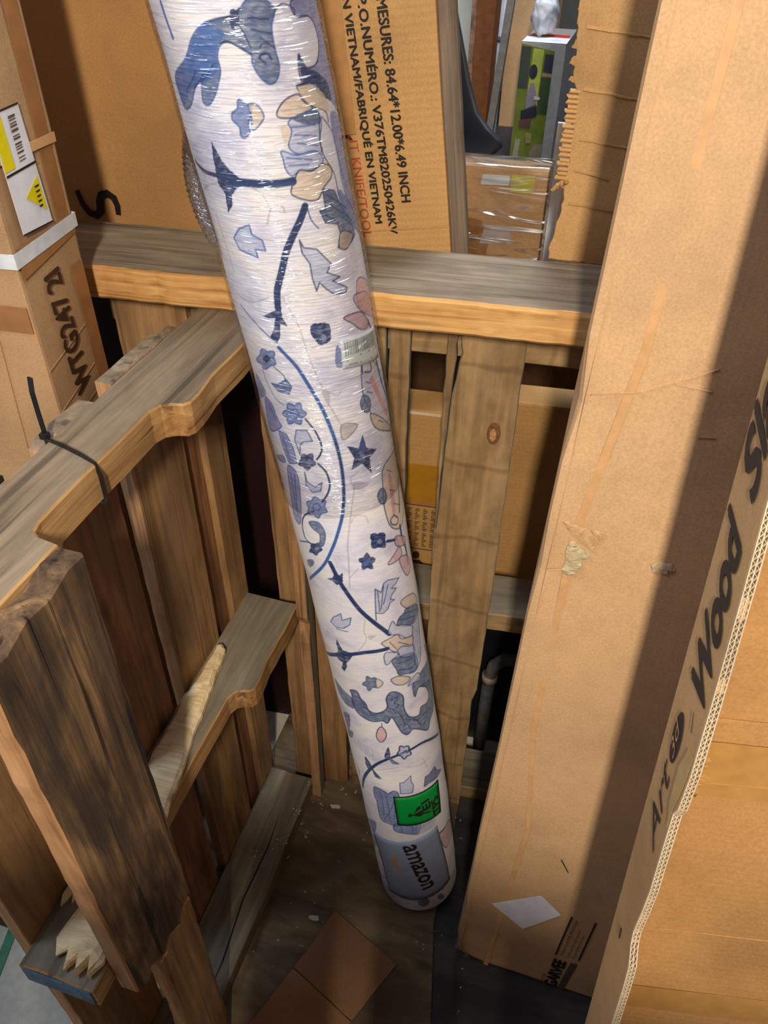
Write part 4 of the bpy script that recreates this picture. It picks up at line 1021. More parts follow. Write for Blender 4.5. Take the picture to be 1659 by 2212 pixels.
# ------------------------------------------------------------------ carton with large lettering and open corrugated edge (far right)
a = thing('carton', 'orange-brown carton at the right edge with large slanted lettering and an exposed corrugated edge', 'carton', (.30, .30, 0))
B0 = Vector((.15558, .28521, 0)); AU = Vector((-.0434, .1591, .9863)).normalized()
OF = Vector((.164, -.9865, 0)); OF = (OF-AU*OF.dot(AU)).normalized(); MN = OF.cross(AU)
if MN.x < 0: MN = -MN
edge = [(.0, .066), (.30, .066), (.56, .0650), (.592, .0650), (.640, .0655), (.672, .0640), (.690, .0540), (.705, .0520), (.74, .0570), (.775, .0605), (.80, .0600), (.838, .0600), (.868, .0600), (.880, .0660), (.92, .0695), (.985, .0680), (1.08, .0635), (1.156, .0585), (1.3, .0560), (1.9, .0540)]
def edge_at(b):
    for (b0, a0), (b1, a1) in zip(edge, edge[1:]):
        if b0 <= b <= b1: return a0+(a1-a0)*(b-b0)/(b1-b0)
    return edge[-1][1]
pf = frame(B0, AU, OF)             # x up, y towards the camera, z into the box
ra = random.Random(8)
TP = .0062
pts = [(0, 0)] + [(1.9, 0)] + [(b, edge_at(b)+ra.uniform(-.0003, .0003)) for b in np.arange(1.9, -.001, -.012)]
me = prism_mesh('side_panel', densify(pts, .04, 0), TP, [K_ARTS, K_ARTS], .0006)
side = link('side_panel', me, a, pf)
# corrugated edge: three liners and two rows of flutes
V = []; F = []
def add_box(p0, p1, w, z0, z1, h):
    pass
bs = np.arange(.30, 1.5, .004)
for k, z in enumerate((0.0, .0030, .0060)):
    for i in range(len(bs)-1):
        b0, b1 = bs[i], bs[i+1]; y0, y1 = edge_at(b0), edge_at(b1); n = len(V); t = .0008
        for (b, y) in ((b0, y0), (b1, y1)):
            V += [(b, y, z), (b, y+.0016, z), (b, y+.0016, z+t), (b, y, z+t)]
        F += [(n, n+1, n+5, n+4), (n+1, n+2, n+6, n+5), (n+2, n+3, n+7, n+6)]
for row, (za, zb, per) in enumerate(((.0008, .0030, .0052), (.0038, .0060, .0060))):
    b = .30; s = 0
    while b < 1.5:
        b1 = b+per/2; y0, y1 = edge_at(b), edge_at(b1); z0, z1 = (za, zb) if s == 0 else (zb, za); n = len(V); t = .0007
        V += [(b, y0, z0), (b, y0+.0014, z0), (b+t, y0+.0014, z0), (b+t, y0, z0), (b1, y1, z1), (b1, y1+.0014, z1), (b1+t, y1+.0014, z1), (b1+t, y1, z1)]
        F += [(n, n+1, n+5, n+4), (n+1, n+2, n+6, n+5), (n+2, n+3, n+7, n+6)]
        b = b1; s = 1-s
ce = link('corrugated_edge', mesh('corrugated_edge', V, F, [CREAM]), side, pf, 'cream corrugated edge of torn board'); ce['kind'] = 'stuff'
dk = [(b, edge_at(b)+.00015) for b in bs]  # dark strip behind the flutes, coloured as the shade inside them
V = []; F = []
for i, (b, y) in enumerate(dk):
    V += [(b, y, .0006), (b, y, .0060)]
    if i: F.append((2*i-2, 2*i-1, 2*i+1, 2*i))
link('flute_painted_shade', mesh('flute_shade', V, F, [plain('flute_shade_brown', (96, 74, 50), .9, .1)]), side, pf)
mO = B0 + OF*.0385 + MN*(TP+.004)
carton(a, mO, MN, -OF, .46, .036, 1.9, K_ART, bev=.006, dent=.0012, seg=26, seed=5,
       dents=[((.0, 0, .90), .05, (.0, .003, 0))])
af = front_frame(mO, MN, -OF)
AMB = plain('amber_tape_band', (186, 138, 74), .32, .6, .05)
quad_part('tape', a, af, [(0, .868), (.45, .868+.0), (.45, .925), (0, .925)], AMB, .0003, .0012, .02, .0005, label='amber tape across the carton')
quad_part('fold_line', a, af, [(.004, .946), (.45, .938), (.45, .9405), (.004, .9495)], K_ART, .0014, .0004, .02, .0004)
quad_part('fold_line', a, af, [(.012, .8815), (.10, .884), (.45, .880), (.45, .8812), (.10, .8855), (.012, .8830)], AMB, .0014, .0010, .02, .0005)
quad_part('tape', a, af, [(0, .565), (.45, .575), (.45, .615), (0, .60)], AMB, .0003, .0010, .02, .0005)
quad_part('fold_line', a, af, [(.015, .692), (.45, .700), (.45, .7012), (.015, .6932)], K_ART, .0010, .0004, .03, .0004)
crumple('tape_wrinkle', a, af, [(.0, .862), (.012, .866), (.018, .885), (.016, .905), (.006, .92), (0, .925)], AMB, .004)
sf = frame(B0, AU, -OF)            # x up, y away from the camera, z outwards
ART = plain('dark_slate_ink', (58, 52, 50), .6, .3, .06)
text_part('lettering', a, sf, 'Wood', .978, -.0610, .136, .0370, 7, ART, .42, .055, .0009, .95)
text_part('lettering', a, sf, 'Slat', 1.130, -.0440, .100, .0350, 5, ART, .42, .055, .0009, .95)
text_part('lettering', a, sf, 'Art', .802, -.0480, .086, .0250, 7, ART, .35, .0, .0009)
ci = [(.915+.0250*math.cos(t), -.0290+.0105*math.sin(t)) for t in [i*2*math.pi/28 for i in range(28)]]
quad_part('print_disc', a, sf, ci, ART, .0002, .0006, .01)
text_part('lettering', a, sf, '3d', .898, -.0355, .032, .0125, 6, K_ARTS, .3, .0, .0014)
quad_part('tape', a, sf, [(.850, -.0595), (.868, -.0500), (.905, -.0480), (.932, -.0560), (.935, -.0690), (.90, -.0660), (.87, -.0600)], plain('green_tinted_tape', (206, 178, 112), .35, .6, .05), .0002, .0006, .01)
quad_part('staple', a, sf, [(.655, -.030), (.668, -.0285), (.668, -.027), (.655, -.0285)], INK, .0008, .0006)
quad_part('scratch', a, sf, [(.944, -.052), (.958, -.046), (.9585, -.0465), (.9445, -.0530)], INK_B, .0003, .0006)

# ------------------------------------------------------------------ strapped carton at the left edge
l = thing('carton', 'narrow tall carton with a white strap and a yellow and white label', 'carton', (-.75, .62, -.012))
DL = Vector((-.129, .992, 0)).normalized(); UL = Vector((.992, .129, 0)).normalized()
A0 = Vector((-.535, .585, -.012)); lO = A0 - UL*.46
carton(l, lO, UL, DL, .46, .117, 1.85, K_LEFT, bev=.004, dent=.0016, seg=26, seed=9)
lf = frame(A0, (0, 0, 1), -DL)      # x up, y towards the camera side (negative = away), z outwards
K_LT = plain('worn_brown_tape', (158, 110, 66), .4, .5, .08, scale=30)
quad_part('tape', l, lf, [(1.13, -.085), (1.83, -.085), (1.83, -.110), (1.13, -.107)], K_LT, .0003, .0010, .03)
quad_part('tape', l, lf, [(1.120, -.004), (1.150, -.004), (1.142, -.113), (1.128, -.113)], K_LT, .0003, .0014, .02)
quad_part('tape', l, lf, [(.80, -.090), (1.10, -.088), (1.10, -.113), (.80, -.115)], K_LT, .0003, .0010, .03)
quad_part('tan_strip', l, lf, [(1.222, .0), (1.230, .0), (1.2260, -.116), (1.2170, -.116)], TAPE_G, .0004, .0022, .02)
for z0, z1, dz in ((1.033, 1.0345, .012), (.985, .9865, .014), (.955, .9575, .010)):
    quad_part('fold_line', l, lf, [(z0-dz, -.003), (z1-dz, -.003), (z1+dz*.3, -.114), (z0+dz*.3, -.114)], K_LEFT, .0005, .0006, .02, .0001)
lb = quad_part('carton_label', l, lf, [(1.158, -.020), (1.262, -.016), (1.262, -.066), (1.153, -.074)], WHITE, .0003, .0026, .02, label='white label with yellow panels')
quad_part('yellow_panel', lb, lf, [(1.214, -.019), (1.260, -.018), (1.260, -.034), (1.214, -.036)], YELLOW, .0002, .0032)
quad_part('yellow_panel', lb, lf, [(1.199, -.066), (1.186, -.040), (1.166, -.0695)], YELLOW, .0002, .0032)
quad_part('black_rule', lb, lf, [(1.2095, -.019), (1.2115, -.019), (1.2115, -.070), (1.2095, -.071)], INK, .0002, .0032)
quad_part('black_rule', lb, lf, [(1.1570, -.020), (1.1585, -.020), (1.1540, -.074), (1.1525, -.074)], INK, .0002, .0032)
quad_part('black_rule', lb, lf, [(1.2610, -.016), (1.2625, -.016), (1.2625, -.066), (1.2610, -.066)], INK, .0002, .0032)
rr = random.Random(4); z = 1.217
while z < 1.256:
    w = rr.choice([.0008, .0014, .002]); quad_part('print_bar', lb, lf, [(z, -.045), (z+w, -.045), (z+w, -.056), (z, -.056)], INK_F, .0002, .0032); z += w+rr.choice([.0012, .002, .003])
for i in range(5):
    z = 1.172+i*.0045; quad_part('print_bar', lb, lf, [(z, -.058), (z+.0016, -.057), (z+.0016, -.063-.0005*i), (z, -.064)], INK, .0002, .0036)
lt = frame(A0, (0, 0, 1), -DL)
text_part('lettering', l, lt, 'WTG247 2I', .972, -.0690, .138, .0300, 2, INK_B, 0, .035, .0022, .95)
# the strap runs round the carton
q0 = lO - UL*.002 - DL*.002; q1 = A0 + UL*.002 - DL*.002; q2 = A0 + UL*.002 + DL*.119; q3 = lO - UL*.002 + DL*.119
z = 1.128
sweep('strap', [(*q0[:2], z), (*q1[:2], z), (*q2[:2], z), (*q3[:2], z)], [(-.0008, -.0072), (.0008, -.0072), (.0008, .0072), (-.0008, .0072)], [STRAP], l, closed=True, smooth=False, label='white plastic strap')
lff = front_frame(A0 - UL*.46, UL, DL)
quad_part('tape', l, lff, [(.0, 1.075), (.458, 1.066), (.458, 1.094), (0, 1.103)], K_LT, .0003, .0012, .03)
quad_part('fold_line', l, lff, [(.40, .80), (.401, .80), (.418, 1.07), (.417, 1.07)], K_LEFT, .0010, .0004)

# ------------------------------------------------------------------ cartons behind the beam
s = thing('carton', 'broad brown carton behind the beam, marked with a black hand-drawn S', 'carton', (-.83, .98, .93))
sO, sU, sV = (-1.15, .862, 1.0), (1, .095, 0), (-.095, 1, 0)
carton(s, sO, sU, sV, .645, .16, .95, K_SBOX, bev=.004, seg=18, seed=12)
sfm = front_frame(sO, sU, sV)
sp_ = []
for i in range(26):
    t = i/25; ang = math.pi*(.10+1.35*t)
    x = .4780 + (.030*t) ; 
S_pts = [(.459, .083), (.463, .066), (.470, .055), (.480, .052), (.487, .058), (.489, .070), (.493, .079), (.502, .082), (.510, .077), (.513, .067), (.512, .055)]
L_, R_2 = [], []
for i, (x, y) in enumerate(S_pts):
    p0 = Vector(S_pts[max(i-1, 0)]); p1 = Vector(S_pts[min(i+1, len(S_pts)-1)]); d = (p1-p0).normalized(); w = .0058*(.6+.4*math.sin(math.pi*i/10))
    L_.append((x-d.y*w, y+d.x*w)); R_2.append((x+d.y*w, y-d.x*w))
quad_part('marker_letter', s, sfm, L_+R_2[::-1], plain('black_marker', (26, 22, 22), .35, .6, .1), .0002, .0012, .004)

t = thing('carton', 'leaning golden carton behind the beam printed with three black text lines and red words', 'carton', (-.3, 1.03, .99))
tU = Vector((1, .095, .131)).normalized(); tV = (-.095, 1, 0); tR = Vector((-.192, .953, 1.025)); tO = tR - tU*.225
carton(t, tO, tU, tV, .225, .14, .62, K_TEXT, bev=.003, seg=18, seed=14)
tW = tU.cross(Vector(tV)).normalized()
tf = frame(tR, -tW, tU)            # x down, y to the right, z outwards
def tt(s_, x0, x1, yc, h, mat=INK, b=.040):
    text_part('lettering', t, tf, s_, x0, yc-h/2-(x1-x0)*.030, x1-x0, h, 1.8, mat, 0, b, .0014, 1.0)
tt('MADE IN VIETNAM/FABRIQUÉ EN VIETNAM', -.348, -.060, -.0885, .0125)
tt('P.O.NUMÉRO.: V376TM820250426KV', -.299, -.046, -.0700, .0125)
tt('MESURES: 84.64*12.00*6.49 INCH', -.296, -.084, -.0510, .0118)
tt('OPEN WITHOUT KNIFE/TOOL', -.275, -.043, -.1050, .0110, INK_R, .0)
quad_part('tape', t, tf, [(-.40, -.128), (-.40, -.1005), (-.165, -.1035), (-.165, -.128)], plain('tape_darker_band', (178, 130, 76), .4, .5, .06), .0003, .0020, .02)
quad_part('fold_line', t, tf, [(-.0500, -.13), (-.0515, -.13), (-.0530, -.002), (-.0510, -.002)], K_TEXT, .0012, .0004, .02, .0003)
quad_part('marker_stroke', t, tf, [(-.168, -.122), (-.166, -.113), (-.158, -.108), (-.160, -.113), (-.164, -.121)], INK, .0002, .0010)

p_ = thing('wood_upright', 'grey weathered wood upright against the golden carton', 'upright', (-.18, .99, 1.0))
gp = frame(tR + Vector((.0035, .003, -.03)), tW, (1, .095, 0))
link('upright_board', prism_mesh('upright_board', densify([(0, 0), (1.0, 0), (1.0, .0215), (0, .0205)], .03, .0004), .022, [W_POST, W_POST], .002), p_, gp)

tb = thing('carton', 'torn ribbed carton behind the beam in the shadow of the tall tan one', 'carton', (.1, 1.05, 1.0))
tO2 = (-.062, .966, 1.045)
carton(tb, tO2, (1, 0, 0), (0, 1, 0), .42, .14, 1.0, K_TORN, bev=.004, dent=.0025, seg=24, seed=21)
tf2 = front_frame((0, .966, 0), (1, 0, 0), (0, 1, 0))
rt = random.Random(9)
out = [(-.074, 1.048), (-.0755, 1.060), (-.071, 1.085), (-.066, 1.12), (-.070, 1.140), (-.067, 1.150), (-.068, 1.232), (-.076, 1.245), (-.078, 1.28), (-.0815, 1.31), (-.083, 1.40), (-.09, 2.0), (.30, 2.0), (.30, 1.048)]
quad_part('front_flap', tb, tf2, out, K_TORN, .0030, .0008, .006, .0011, label='front flap with a ragged torn edge')
V = []; F = []
for i in range(19):
    z0 = 1.143 + i*.0050 + rt.uniform(-.0006, .0006); n = len(V); m_ = 7
    for k in range(m_+1):
        an = math.pi*k/m_
        xl = -.0790 - .0016*math.sin(i*2.3+k*.5)
        for x in (xl, -.0665):
            V.append((x, z0+.0024*math.cos(an), .0010+.0036*math.sin(an)))
    for k in range(m_):
        F.append((n+2*k, n+2*k+1, n+2*k+3, n+2*k+2))
fl_ = link('bare_flutes', mesh('bare_flutes', V, F, [K_TEXT], None, True), tb, tf2, 'bare corrugation where the liner tore off'); fl_['kind'] = 'stuff'
crumple('torn_curl', tb, tf2, [(-.084, 1.128), (-.078, 1.136), (-.068, 1.143), (-.062, 1.140), (-.060, 1.132), (-.066, 1.129), (-.072, 1.132), (-.078, 1.127)], K_TEXT, .016)
for zz, x0, x1, hh in ((1.185, -.06, .02, .003), (1.235, -.064, .0, .004), (1.115, -.06, .04, .003), (1.152, -.06, -.02, .002), (1.292, -.07, .01, .003)):
    quad_part('fold_line', tb, tf2, [(x0, zz), (x1, zz-.006), (x1, zz-.006+hh*.5), (x0, zz+hh)], K_TORN, .0020, .0036, .008, .0006)
# fuzz of torn liner along the edge
for i in range(16):
    zz = 1.245+i*.016+rt.uniform(-.004, .004); x = -.079-.0002*i; k = rt.uniform(.4, 1)
    quad_part('liner_shred', tb, tf2, [(x-.004*k, zz), (x+.006, zz-.004*k), (x+.008, zz+.009*k), (x, zz+.008*k)], K_GAP, .001, .0024, .002, .0008)

# ------------------------------------------------------------------ goods farther back
sb = thing('carton', 'small film-wrapped carton with a yellow label standing behind the beam', 'carton', (-.17, 1.15, .929))
sbO = (-.225, 1.082, .929)
carton(sb, sbO, (1, .02, 0), (-.02, 1, .08), .128, .035, .190, K_GARV, bev=.003, seg=6, seed=31)
bf = front_frame(sbO, (1, .02, 0), (-.02, 1, .08))
quad_part('white_label', sb, bf, [(.040, .166), (.078, .168), (.078, .181), (.042, .180)], LBL, .0003, .0010)
quad_part('yellow_label', sb, bf, [(.080, .160), (.111, .160), (.111, .184), (.080, .182)], plain('pale_yellow_label', (196, 190, 84), .5, .3, .06), .0003, .0010)
quad_part('pale_label', sb, bf, [(.045, .085), (.088, .088), (.086, .112), (.050, .110)], plain('pale_lilac_label', (196, 182, 178), .4, .4, .04), .0003, .0010)
quad_part('tape', sb, bf, [(0, .045), (.052, .052), (.058, .090), (.045, .118), (0, .126)], TAPE_B, .0003, .0008)
wr = carton_mesh('plastic_wrap', .134, .041, .192, [film('pack_film', (9, 30, 46), .30, .8, .17, detail=1, dist=.012)], .0022, .004, 16, 33)
link('plastic_wrap', wr, sb, frame(Vector(sbO) + Vector((-.003, -.003, .001)), (1, .02, 0), (-.02, 1, .08)), 'clear stretch film')
ws = thing('white_strip', 'narrow white board standing between small wrapped carton and torn carton', 'board', (-.095, 1.2, .929))
link('strip_board', prism_mesh('strip_board', [(0, 0), (.018, 0), (.018, .215), (0, .215)], .006, [WHITE], .0008), ws, Matrix(((1, 0, 0, -.108), (0, 0, -1, 1.22), (0, 1, 0, .929), (0, 0, 0, 1))))

gb = thing('picture_carton', 'green picture carton with a seated person on its front, deep among the goods', 'carton', (-.29, 2.5, .762))
cb = carton_mesh('carton_body', .118, .26, .300, [plain('grey_carton_side', (150, 146, 140), .5, .4, .06)], .001, .002, 6, 41)
gM = frame((-.338, 2.40, .762), (1, 0, 0), (0, 1, 0)); link('carton_body', cb, gb, gM)
gff = front_frame((-.338, 2.40, .762), (1, 0, 0), (0, 1, 0))
G_ = lambda c: plain('print_%d_%d_%d' % c, c, .5, .35, .10, scale=25)
quad_part('picture_front', gb, gff, [(.001, .001), (.090, .001), (.090, .283), (.001, .296)], G_((96, 108, 34)), .0004, .0008, label='green printed picture')
pf_ = lambda pts, c, l=.0016: quad_part('picture_patch', gb, gff, pts, G_(c), .0002, l, .01)
pf_([(.002, .19), (.028, .19), (.028, .29), (.002, .29)], (54, 62, 50)); pf_([(.030, .17), (.060, .15), (.062, .285), (.034, .287)], (160, 168, 66))
pf_([(.063, .13), (.089, .13), (.089, .22), (.063, .22)], (52, 66, 40)); pf_([(.066, .235), (.089, .23), (.089, .275), (.066, .275)], (44, 48, 58)); pf_([(.064, .222), (.089, .222), (.089, .230), (.064, .230)], (150, 120, 100))
hd = [(.040+.011*math.cos(t_), .232+.018*math.sin(t_)) for t_ in [i*math.pi/8 for i in range(16)]]
pf_(hd, (34, 38, 48), .0022)
pf_([(.036, .205), (.046, .205), (.056, .175), (.058, .155), (.030, .140), (.028, .165)], (128, 116, 128), .0022)
pf_([(.018, .135), (.060, .150), (.064, .125), (.050, .118), (.020, .112)], (34, 30, 44), .0026); pf_([(.016, .112), (.050, .116), (.048, .092), (.018, .092)], (84, 58, 56), .0026)
pf_([(.038, .080), (.056, .080), (.056, .055), (.042, .052)], (128, 126, 70), .0030); pf_([(.050, .165), (.066, .165), (.066, .172), (.050, .174)], (188, 190, 196), .003)
pf_([(.008, .012), (.024, .012), (.026, .062), (.012, .062)], (140, 136, 118), .003); pf_([(.052, .0), (.089, .0), (.089, .055), (.066, .050), (.056, .030)], (124, 118, 92), .0026)
gtf = frame((-.338, 2.40, .762+.300), (1, 0, 0), (0, 1, 0))
quad_part('top_print', gb, gtf, [(0, .0), (.118, .0), (.118, .09), (0, .09)], WHITE, .0003, .0010); quad_part('top_print', gb, gtf, [(.01, .09), (.112, .09), (.112, .14), (.01, .14)], plain('red_print', (190, 52, 44), .5, .3, .05), .0003, .0010)

def blob(name, label, cat, c, sx, sy, sz, mat, seed, amp=.25, sub=4, spike=2.0):
    bm = bmesh.new(); bmesh.ops.create_icosphere(bm, subdivisions=sub, radius=1)
    for v in bm.verts:
        d = v.co.normalized(); k = 1+amp*mnoise.noise(d*spike+Vector((seed, 0, 0)))+amp*.5*mnoise.noise(d*spike*2.5+Vector((0, seed, 0)))
        v.co = Vector((d.x*sx, d.y*sy, d.z*sz))*k
    me = bpy.data.meshes.new(name); bm.to_mesh(me); bm.free(); me.materials.append(mat)
    me.polygons.foreach_set('use_smooth', [True]*len(me.polygons))
    o = link(name, me, None, Matrix.Translation(c)); return tag(o, label, cat)
blob('plastic_bag', 'crumpled white bag with a grey patch lying on the green picture carton', 'bag', (-.298, 2.50, 1.115), .036, .04, .050, plain('bag_white', (206, 208, 216), .35, .5, .3, scale=14), 3, .18)

bk1 = thing('carton', 'plain brown carton standing far back behind the green picture carton', 'carton', (-.35, 2.85, .762))
carton(bk1, (-.440, 2.78, .762), (1, 0, 0), (0, 1, 0), .135, .2, .80, K_GARV, bev=.003, seg=8, seed=51)
bk2 = thing('carton', 'dark brown carton far back beside a white tube', 'carton', (-.5, 2.7, .762))
carton(bk2, (-.505, 2.60, .762), (1, 0, 0), (0, 1, 0), .055, .15, .80, plain('dark_brown_card', (120, 70, 34), .6, .3, .1), bev=.003, seg=8, seed=52)
tbm = thing('white_tube', 'white film-wrapped tube standing far back beside the dark brown carton', 'tube', (-.43, 2.55, .762))
sweep('tube', [(-.418, 2.55, .762), (-.418, 2.55, 1.02), (-.408, 2.55, 1.6)], circle(.011, 12), [plain('tube_white', (206, 214, 232), .3, .6, .08)], tbm, frame_up=(0, 1, 0))
sweep('band', [(-.4175, 2.55, 1.035), (-.4172, 2.55, 1.050)], circle(.0125, 12), [plain('band_grey', (96, 88, 80), .5, .4)], tbm, frame_up=(0, 1, 0))
ru = thing('rack_post', 'grey metal rack post far back beside the white tube', 'rack post', (-.39, 2.5, .762))
sweep('post', [(-.420, 2.48, .762), (-.388, 2.50, 1.2), (-.372, 2.50, 1.7)], [(-.010, -.012), (.010, -.012), (.010, .012), (-.010, .012)], [plain('post_grey', (112, 106, 98), .5, .4, .1)], ru, frame_up=(0, 1, 0), smooth=False)
wp = thing('display_board', 'white display board standing far back behind the dark curved seat shell', 'panel', (-.62, 3.0, .762))
link('panel_board', prism_mesh('panel_board', [(-.80, .762), (-.585, .762), (-.575, 1.7), (-.80, 1.7)], .02, [plain('panel_white', (214, 216, 204), .6, .3, .06, scale=6)], .002), wp, Matrix(((1, 0, 0, 0), (0, 0, -1, 3.02), (0, 1, 0, 0), (0, 0, 0, 1))))
bk3 = thing('carton', 'stack of crinkled brown packaging far back between white panel and dark carton', 'carton', (-.55, 2.9, .762))
carton(bk3, (-.575, 2.86, .762), (1, 0, 0), (0, 1, 0), .075, .12, .80, plain('crinkled_brown_pack', (150, 116, 92), .5, .4, .45, scale=30), bev=.003, dent=.006, seg=16, seed=55)
# dark moulded shell: a curved sheet with thickness
V = []; F = []; nu, nv = 10, 18
prof_r = [(-.410, 1.26), (-.388, 1.190), (-.370, 1.130), (-.352, 1.070), (-.330, 1.015), (-.302, .985), (-.276, .968), (-.272, .952), (-.285, .938), (-.318, .926), (-.345, .918)]
prof_l = [(-.46, 1.240), (-.455, 1.170), (-.448, 1.110), (-.442, 1.060), (-.435, 1.015), (-.430, .985), (-.425, .968), (-.42, .955), (-.415, .940), (-.40, .932), (-.385, .925)]
n = len(prof_r)
for side_, off in ((0, 0), (1, .035)):
    for j in range(n):
        for i in range(nu+1):
            x = prof_l[j][0]+(prof_r[j][0]-prof_l[j][0])*i/nu
            V.append((x, 1.80 + .08*(1-i/nu)**2 + off*math.sin(math.pi*(i/nu*.8+.1)), prof_r[j][1]))
m_ = (nu+1)
for j in range(n-1):
    for i in range(nu):
        q = j*m_+i; F.append((q, q+1, q+m_+1, q+m_)); b_ = n*m_; F.append((b_+q+m_, b_+q+m_+1, b_+q+1, b_+q))
rim = list(range(m_)) + [j*m_+nu for j in range(1, n)] + [(n-1)*m_+i for i in range(nu-1, -1, -1)] + [j*m_ for j in range(n-2, 0, -1)]
for k in range(len(rim)):
    p0, q0_ = rim[k], rim[(k+1) % len(rim)]; F.append((q0_, p0, n*m_+p0, n*m_+q0_))
sh = link('seat_shell', mesh('seat_shell', V, F, [DARKBAG], None, True)); tag(sh, 'dark grey curved moulded shell standing behind the grey wood upright', 'seat shell')

# supports hidden by the pen: a big carton under the small one, and a low shelf behind it
su = thing('carton', 'large added carton in dark brown for the shade behind the back pallet gaps', 'carton', (-.3, 1.45, -.012))
carton(su, (-1.15, 1.20, -.012), (1, 0, 0), (0, 1, 0), 1.75, .50, .940, plain('gap_shade_card', (84, 58, 36), .7, .2, .1), bev=.004, seg=20, seed=61)  # dark card colour stands in for deep shade behind the gaps
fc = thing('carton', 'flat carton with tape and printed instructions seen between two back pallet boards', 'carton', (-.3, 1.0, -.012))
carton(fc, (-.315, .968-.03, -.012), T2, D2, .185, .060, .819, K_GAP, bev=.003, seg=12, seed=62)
ff = front_frame((-.315, .968-.03, 0), T2, D2)
quad_part('tape', fc, ff, [(.0, .632), (.185, .632), (.185, .712), (0, .712)], TAPE_Y, .0003, .0008, .02, label='amber packing tape')
quad_part('tape', fc, ff, [(.0, .632), (.185, .632), (.185, .640), (0, .640)], TAPE_B, .0003, .0012, .02)
quad_part('edge_strip', fc, ff, [(.0, .801), (.185, .801), (.185, .8055), (0, .8055)], CREAM, .0006, .0006, .02)
for yy in (.631, .538, .472):
    quad_part('print_rule', fc, ff, [(.06, yy), (.18, yy), (.18, yy+.0016), (.06, yy+.0016)], INK_B, .0002, .0016)
for k, x0 in enumerate((.080, .093, .106, .119)):
    for i in range(24):
        y = .545+i*.0034
        w = .008*(.7+.3*math.sin(i*1.7+k))
        if i in (9, 16): continue
        quad_part('print_line', fc, ff, [(x0+.0004*i*0, y), (x0+w, y), (x0+w, y+.0014), (x0, y+.0014)], INK_B, .0001, .0016)
pr = [(.098+.0060*math.cos(t_), .524+.0085*math.sin(t_)) for t_ in [i*math.pi/7 for i in range(14)]]
quad_part('print_picture', fc, ff, pr, INK_B, .0002, .0016)
quad_part('print_picture', fc, ff, [(.094, .512), (.104, .514), (.112, .505), (.122, .492), (.118, .488), (.108, .494), (.102, .486), (.090, .488), (.088, .502)], INK_B, .0002, .0016)
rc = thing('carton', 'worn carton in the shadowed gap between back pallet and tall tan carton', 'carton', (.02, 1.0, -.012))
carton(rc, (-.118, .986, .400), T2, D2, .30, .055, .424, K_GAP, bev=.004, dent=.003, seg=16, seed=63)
bc = thing('filler', 'black crate under the worn carton, added to stand for the dark gap beside the pipe', 'filler', (.02, 1.0, -.012))
link('filler_body', carton_mesh('filler_body', .30, .10, .411, [BLACK], .0005, .004, 6, 77), bc, frame((-.118, .990, -.012), T2, D2))  # added black box in place of the unlit void under the carton
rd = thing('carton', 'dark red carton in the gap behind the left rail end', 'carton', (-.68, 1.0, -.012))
carton(rd, (-.80, .90, -.012), T2, D2, .37, .055, .96, RED_DK, bev=.003, seg=6, seed=64)  # red sliver widened as a dark sheet standing in for shade in the gaps
ld = thing('carton', 'low dark carton added outside the left pallet to keep its board gaps shaded', 'carton', (-.66, .48, -.012))
carton(ld, (-.80, .375, -.012), (1, 0, 0), (0, 1, 0), .31, .145, .45, plain('low_shade_card', (70, 50, 34), .7, .2, .1), bev=.003, seg=6, seed=71)  # added dark box standing in for shade between the pallet boards
shf = thing('rack_shelf', 'dark shelf deck carrying the goods farthest back', 'shelf', (-.3, 2.4, .7))
link('shelf_deck', prism_mesh('shelf_deck', [(-1.4, 1.72), (1.0, 1.72), (1.0, 3.3), (-1.4, 3.3)], .03, [plain('shelf_dark', (52, 50, 54), .6, .3)], .002), shf, Matrix.Translation((0, 0, .732)))
for x, y in ((-1.37, 1.75), (.95, 1.75), (-1.37, 3.25), (.95, 3.25)):
    link('shelf_leg', prism_mesh('shelf_leg', [(-.02, -.02), (.02, -.02), (.02, .02), (-.02, .02)], .744, [PIPE], .002), shf, Matrix.Translation((x, y, -.012)))
pp = thing('plastic_pipe', 'bent grey plastic pipe standing behind the back pallet near the floor', 'pipe', (-.06, .9, 0))
sweep('pipe', [(-.0660, .966, -.011), (-.0665, .966, .15), (-.066, .966, .235), (-.060, .966, .270), (-.044, .967, .290), (-.016, .969, .297), (.03, .971, .297)], circle(.0125, 14), [PIPE], pp, frame_up=(0, 1, 0))
sweep('collar', [(-.0660, .966, .222), (-.0655, .966, .240)], circle(.0150, 14), [plain('pale_collar', (150, 132, 116), .5, .4)], pp, frame_up=(0, 1, 0))

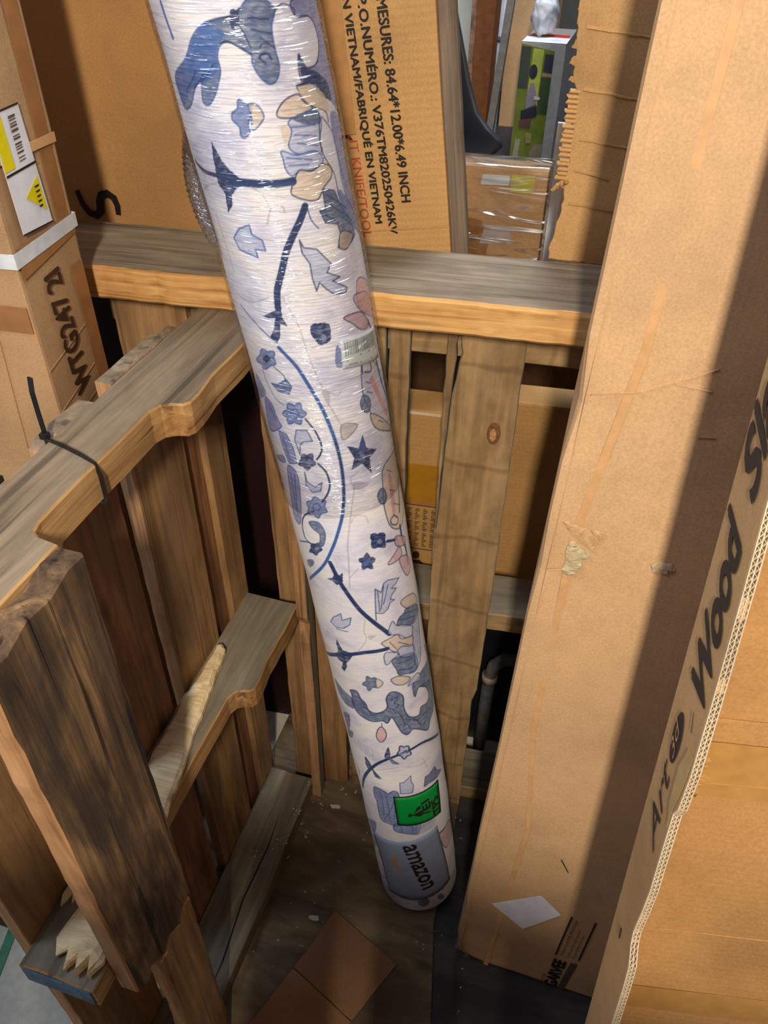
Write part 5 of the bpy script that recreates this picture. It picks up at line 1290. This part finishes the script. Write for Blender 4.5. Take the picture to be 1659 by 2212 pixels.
# ------------------------------------------------------------------ on the floor
cp = thing('cardboard_piece', 'loose brown cardboard flap with a crease lying on the plywood', 'cardboard', (-.2, .44, 0))
def fold(name, pts, hz):
    p = densify(pts, .02, .0006); me = prism_mesh(name, p, .0035, [K_PIECE], .0008)
    for v in me.vertices: v.co.z += hz(v.co.x, v.co.y)
    link(name, me, cp, Matrix.Translation((0, 0, .0006)))
fold('flap', [(-.2385, .5640), (-.2430, .5600), (-.2760, .4570), (-.1590, .4110), (-.1130, .5120)], lambda x, y: .0)
fold('flap', [(-.2765, .4555), (-.3400, .2900), (-.2250, .2480), (-.1595, .4095)], lambda x, y: .0)
cr = random.Random(17)
V = []; F = []
spots = [(-.352, .76, .012, 12), (-.325, .745, .012, 10), (-.36, .70, .012, 14), (-.34, .68, .01, 12), (-.30, .79, .016, 8), (-.372, .63, .012, 8), (-.405, .60, .012, 16), (-.36, .64, .01, 8),
         (-.30, .53, .05, 8), (-.20, .60, .06, 8), (-.06, .56, .04, 16), (-.02, .50, .05, 8), (-.33, .45, .05, 7), (-.10, .66, .03, 8), (-.04, .78, .05, 26), (-.02, .70, .04, 14), (-.26, .68, .05, 5)]
def crumb(c, r):
    n = len(V)
    for k in range(6):
        d = [(1, 0, 0), (-1, 0, 0), (0, 1, 0), (0, -1, 0), (0, 0, 1), (0, 0, -.2)][k]
        V.append(tuple(c[i]+d[i]*r*cr.uniform(.5, 1.3) for i in range(3)))
    for f in ((0, 2, 4), (2, 1, 4), (1, 3, 4), (3, 0, 4), (2, 0, 5), (1, 2, 5), (3, 1, 5), (0, 3, 5)): F.append(tuple(n+i for i in f))
for x, y, sp_r, k in spots:
    for i in range(k):
        X = x+cr.gauss(0, sp_r*.6); Y = y+cr.gauss(0, sp_r*.6)
        if math.hypot(X+.1126, Y-.67) < .092 or (X > -.05 and Y > .54) or Y > .80: continue
        zf = .0385 if X < -.358 else .0008
        crumb((X, Y, zf), cr.choice([.0008, .0011, .0016, .0022]))
tag(link('crumbs', mesh('crumbs', V, F, [FOAM])), 'white crumbs and dust bits scattered over the plywood', 'crumbs', None, 'stuff')
def chip(pts, z, mat, label, name='wood_chip'):
    c = (sum(p[0] for p in pts)/len(pts), sum(p[1] for p in pts)/len(pts))
    me = prism_mesh(name, densify([(x-c[0], y-c[1]) for x, y in pts], .004, .0006), .0022, [mat], .0006)
    tag(link(name, me, None, Matrix.Translation((c[0], c[1], z))), label, 'debris')
chip([(-.282, .543), (-.266, .548), (-.262, .540), (-.272, .537), (-.281, .538)], .0006, FOAM, 'pale grey scrap beside the floor cardboard corner', 'paper_scrap')
chip([(-.318, .752), (-.300, .756), (-.296, .750), (-.312, .745)], .0006, FOAM, 'pale scrap near the corner between the pallets', 'paper_scrap')
gs = sweep('green_strap', [(-.80, .47, -.0115), (-.768, .38, -.0115), (-.752, .32, -.0115), (-.738, .26, -.0115), (-.722, .20, -.0115)], [(-.008, 0), (.008, 0), (.008, .0012), (-.008, .0012)], [GREENW], None, smooth=False)
tag(gs, 'green flat band on the pale concrete at the bottom left corner', 'strap')
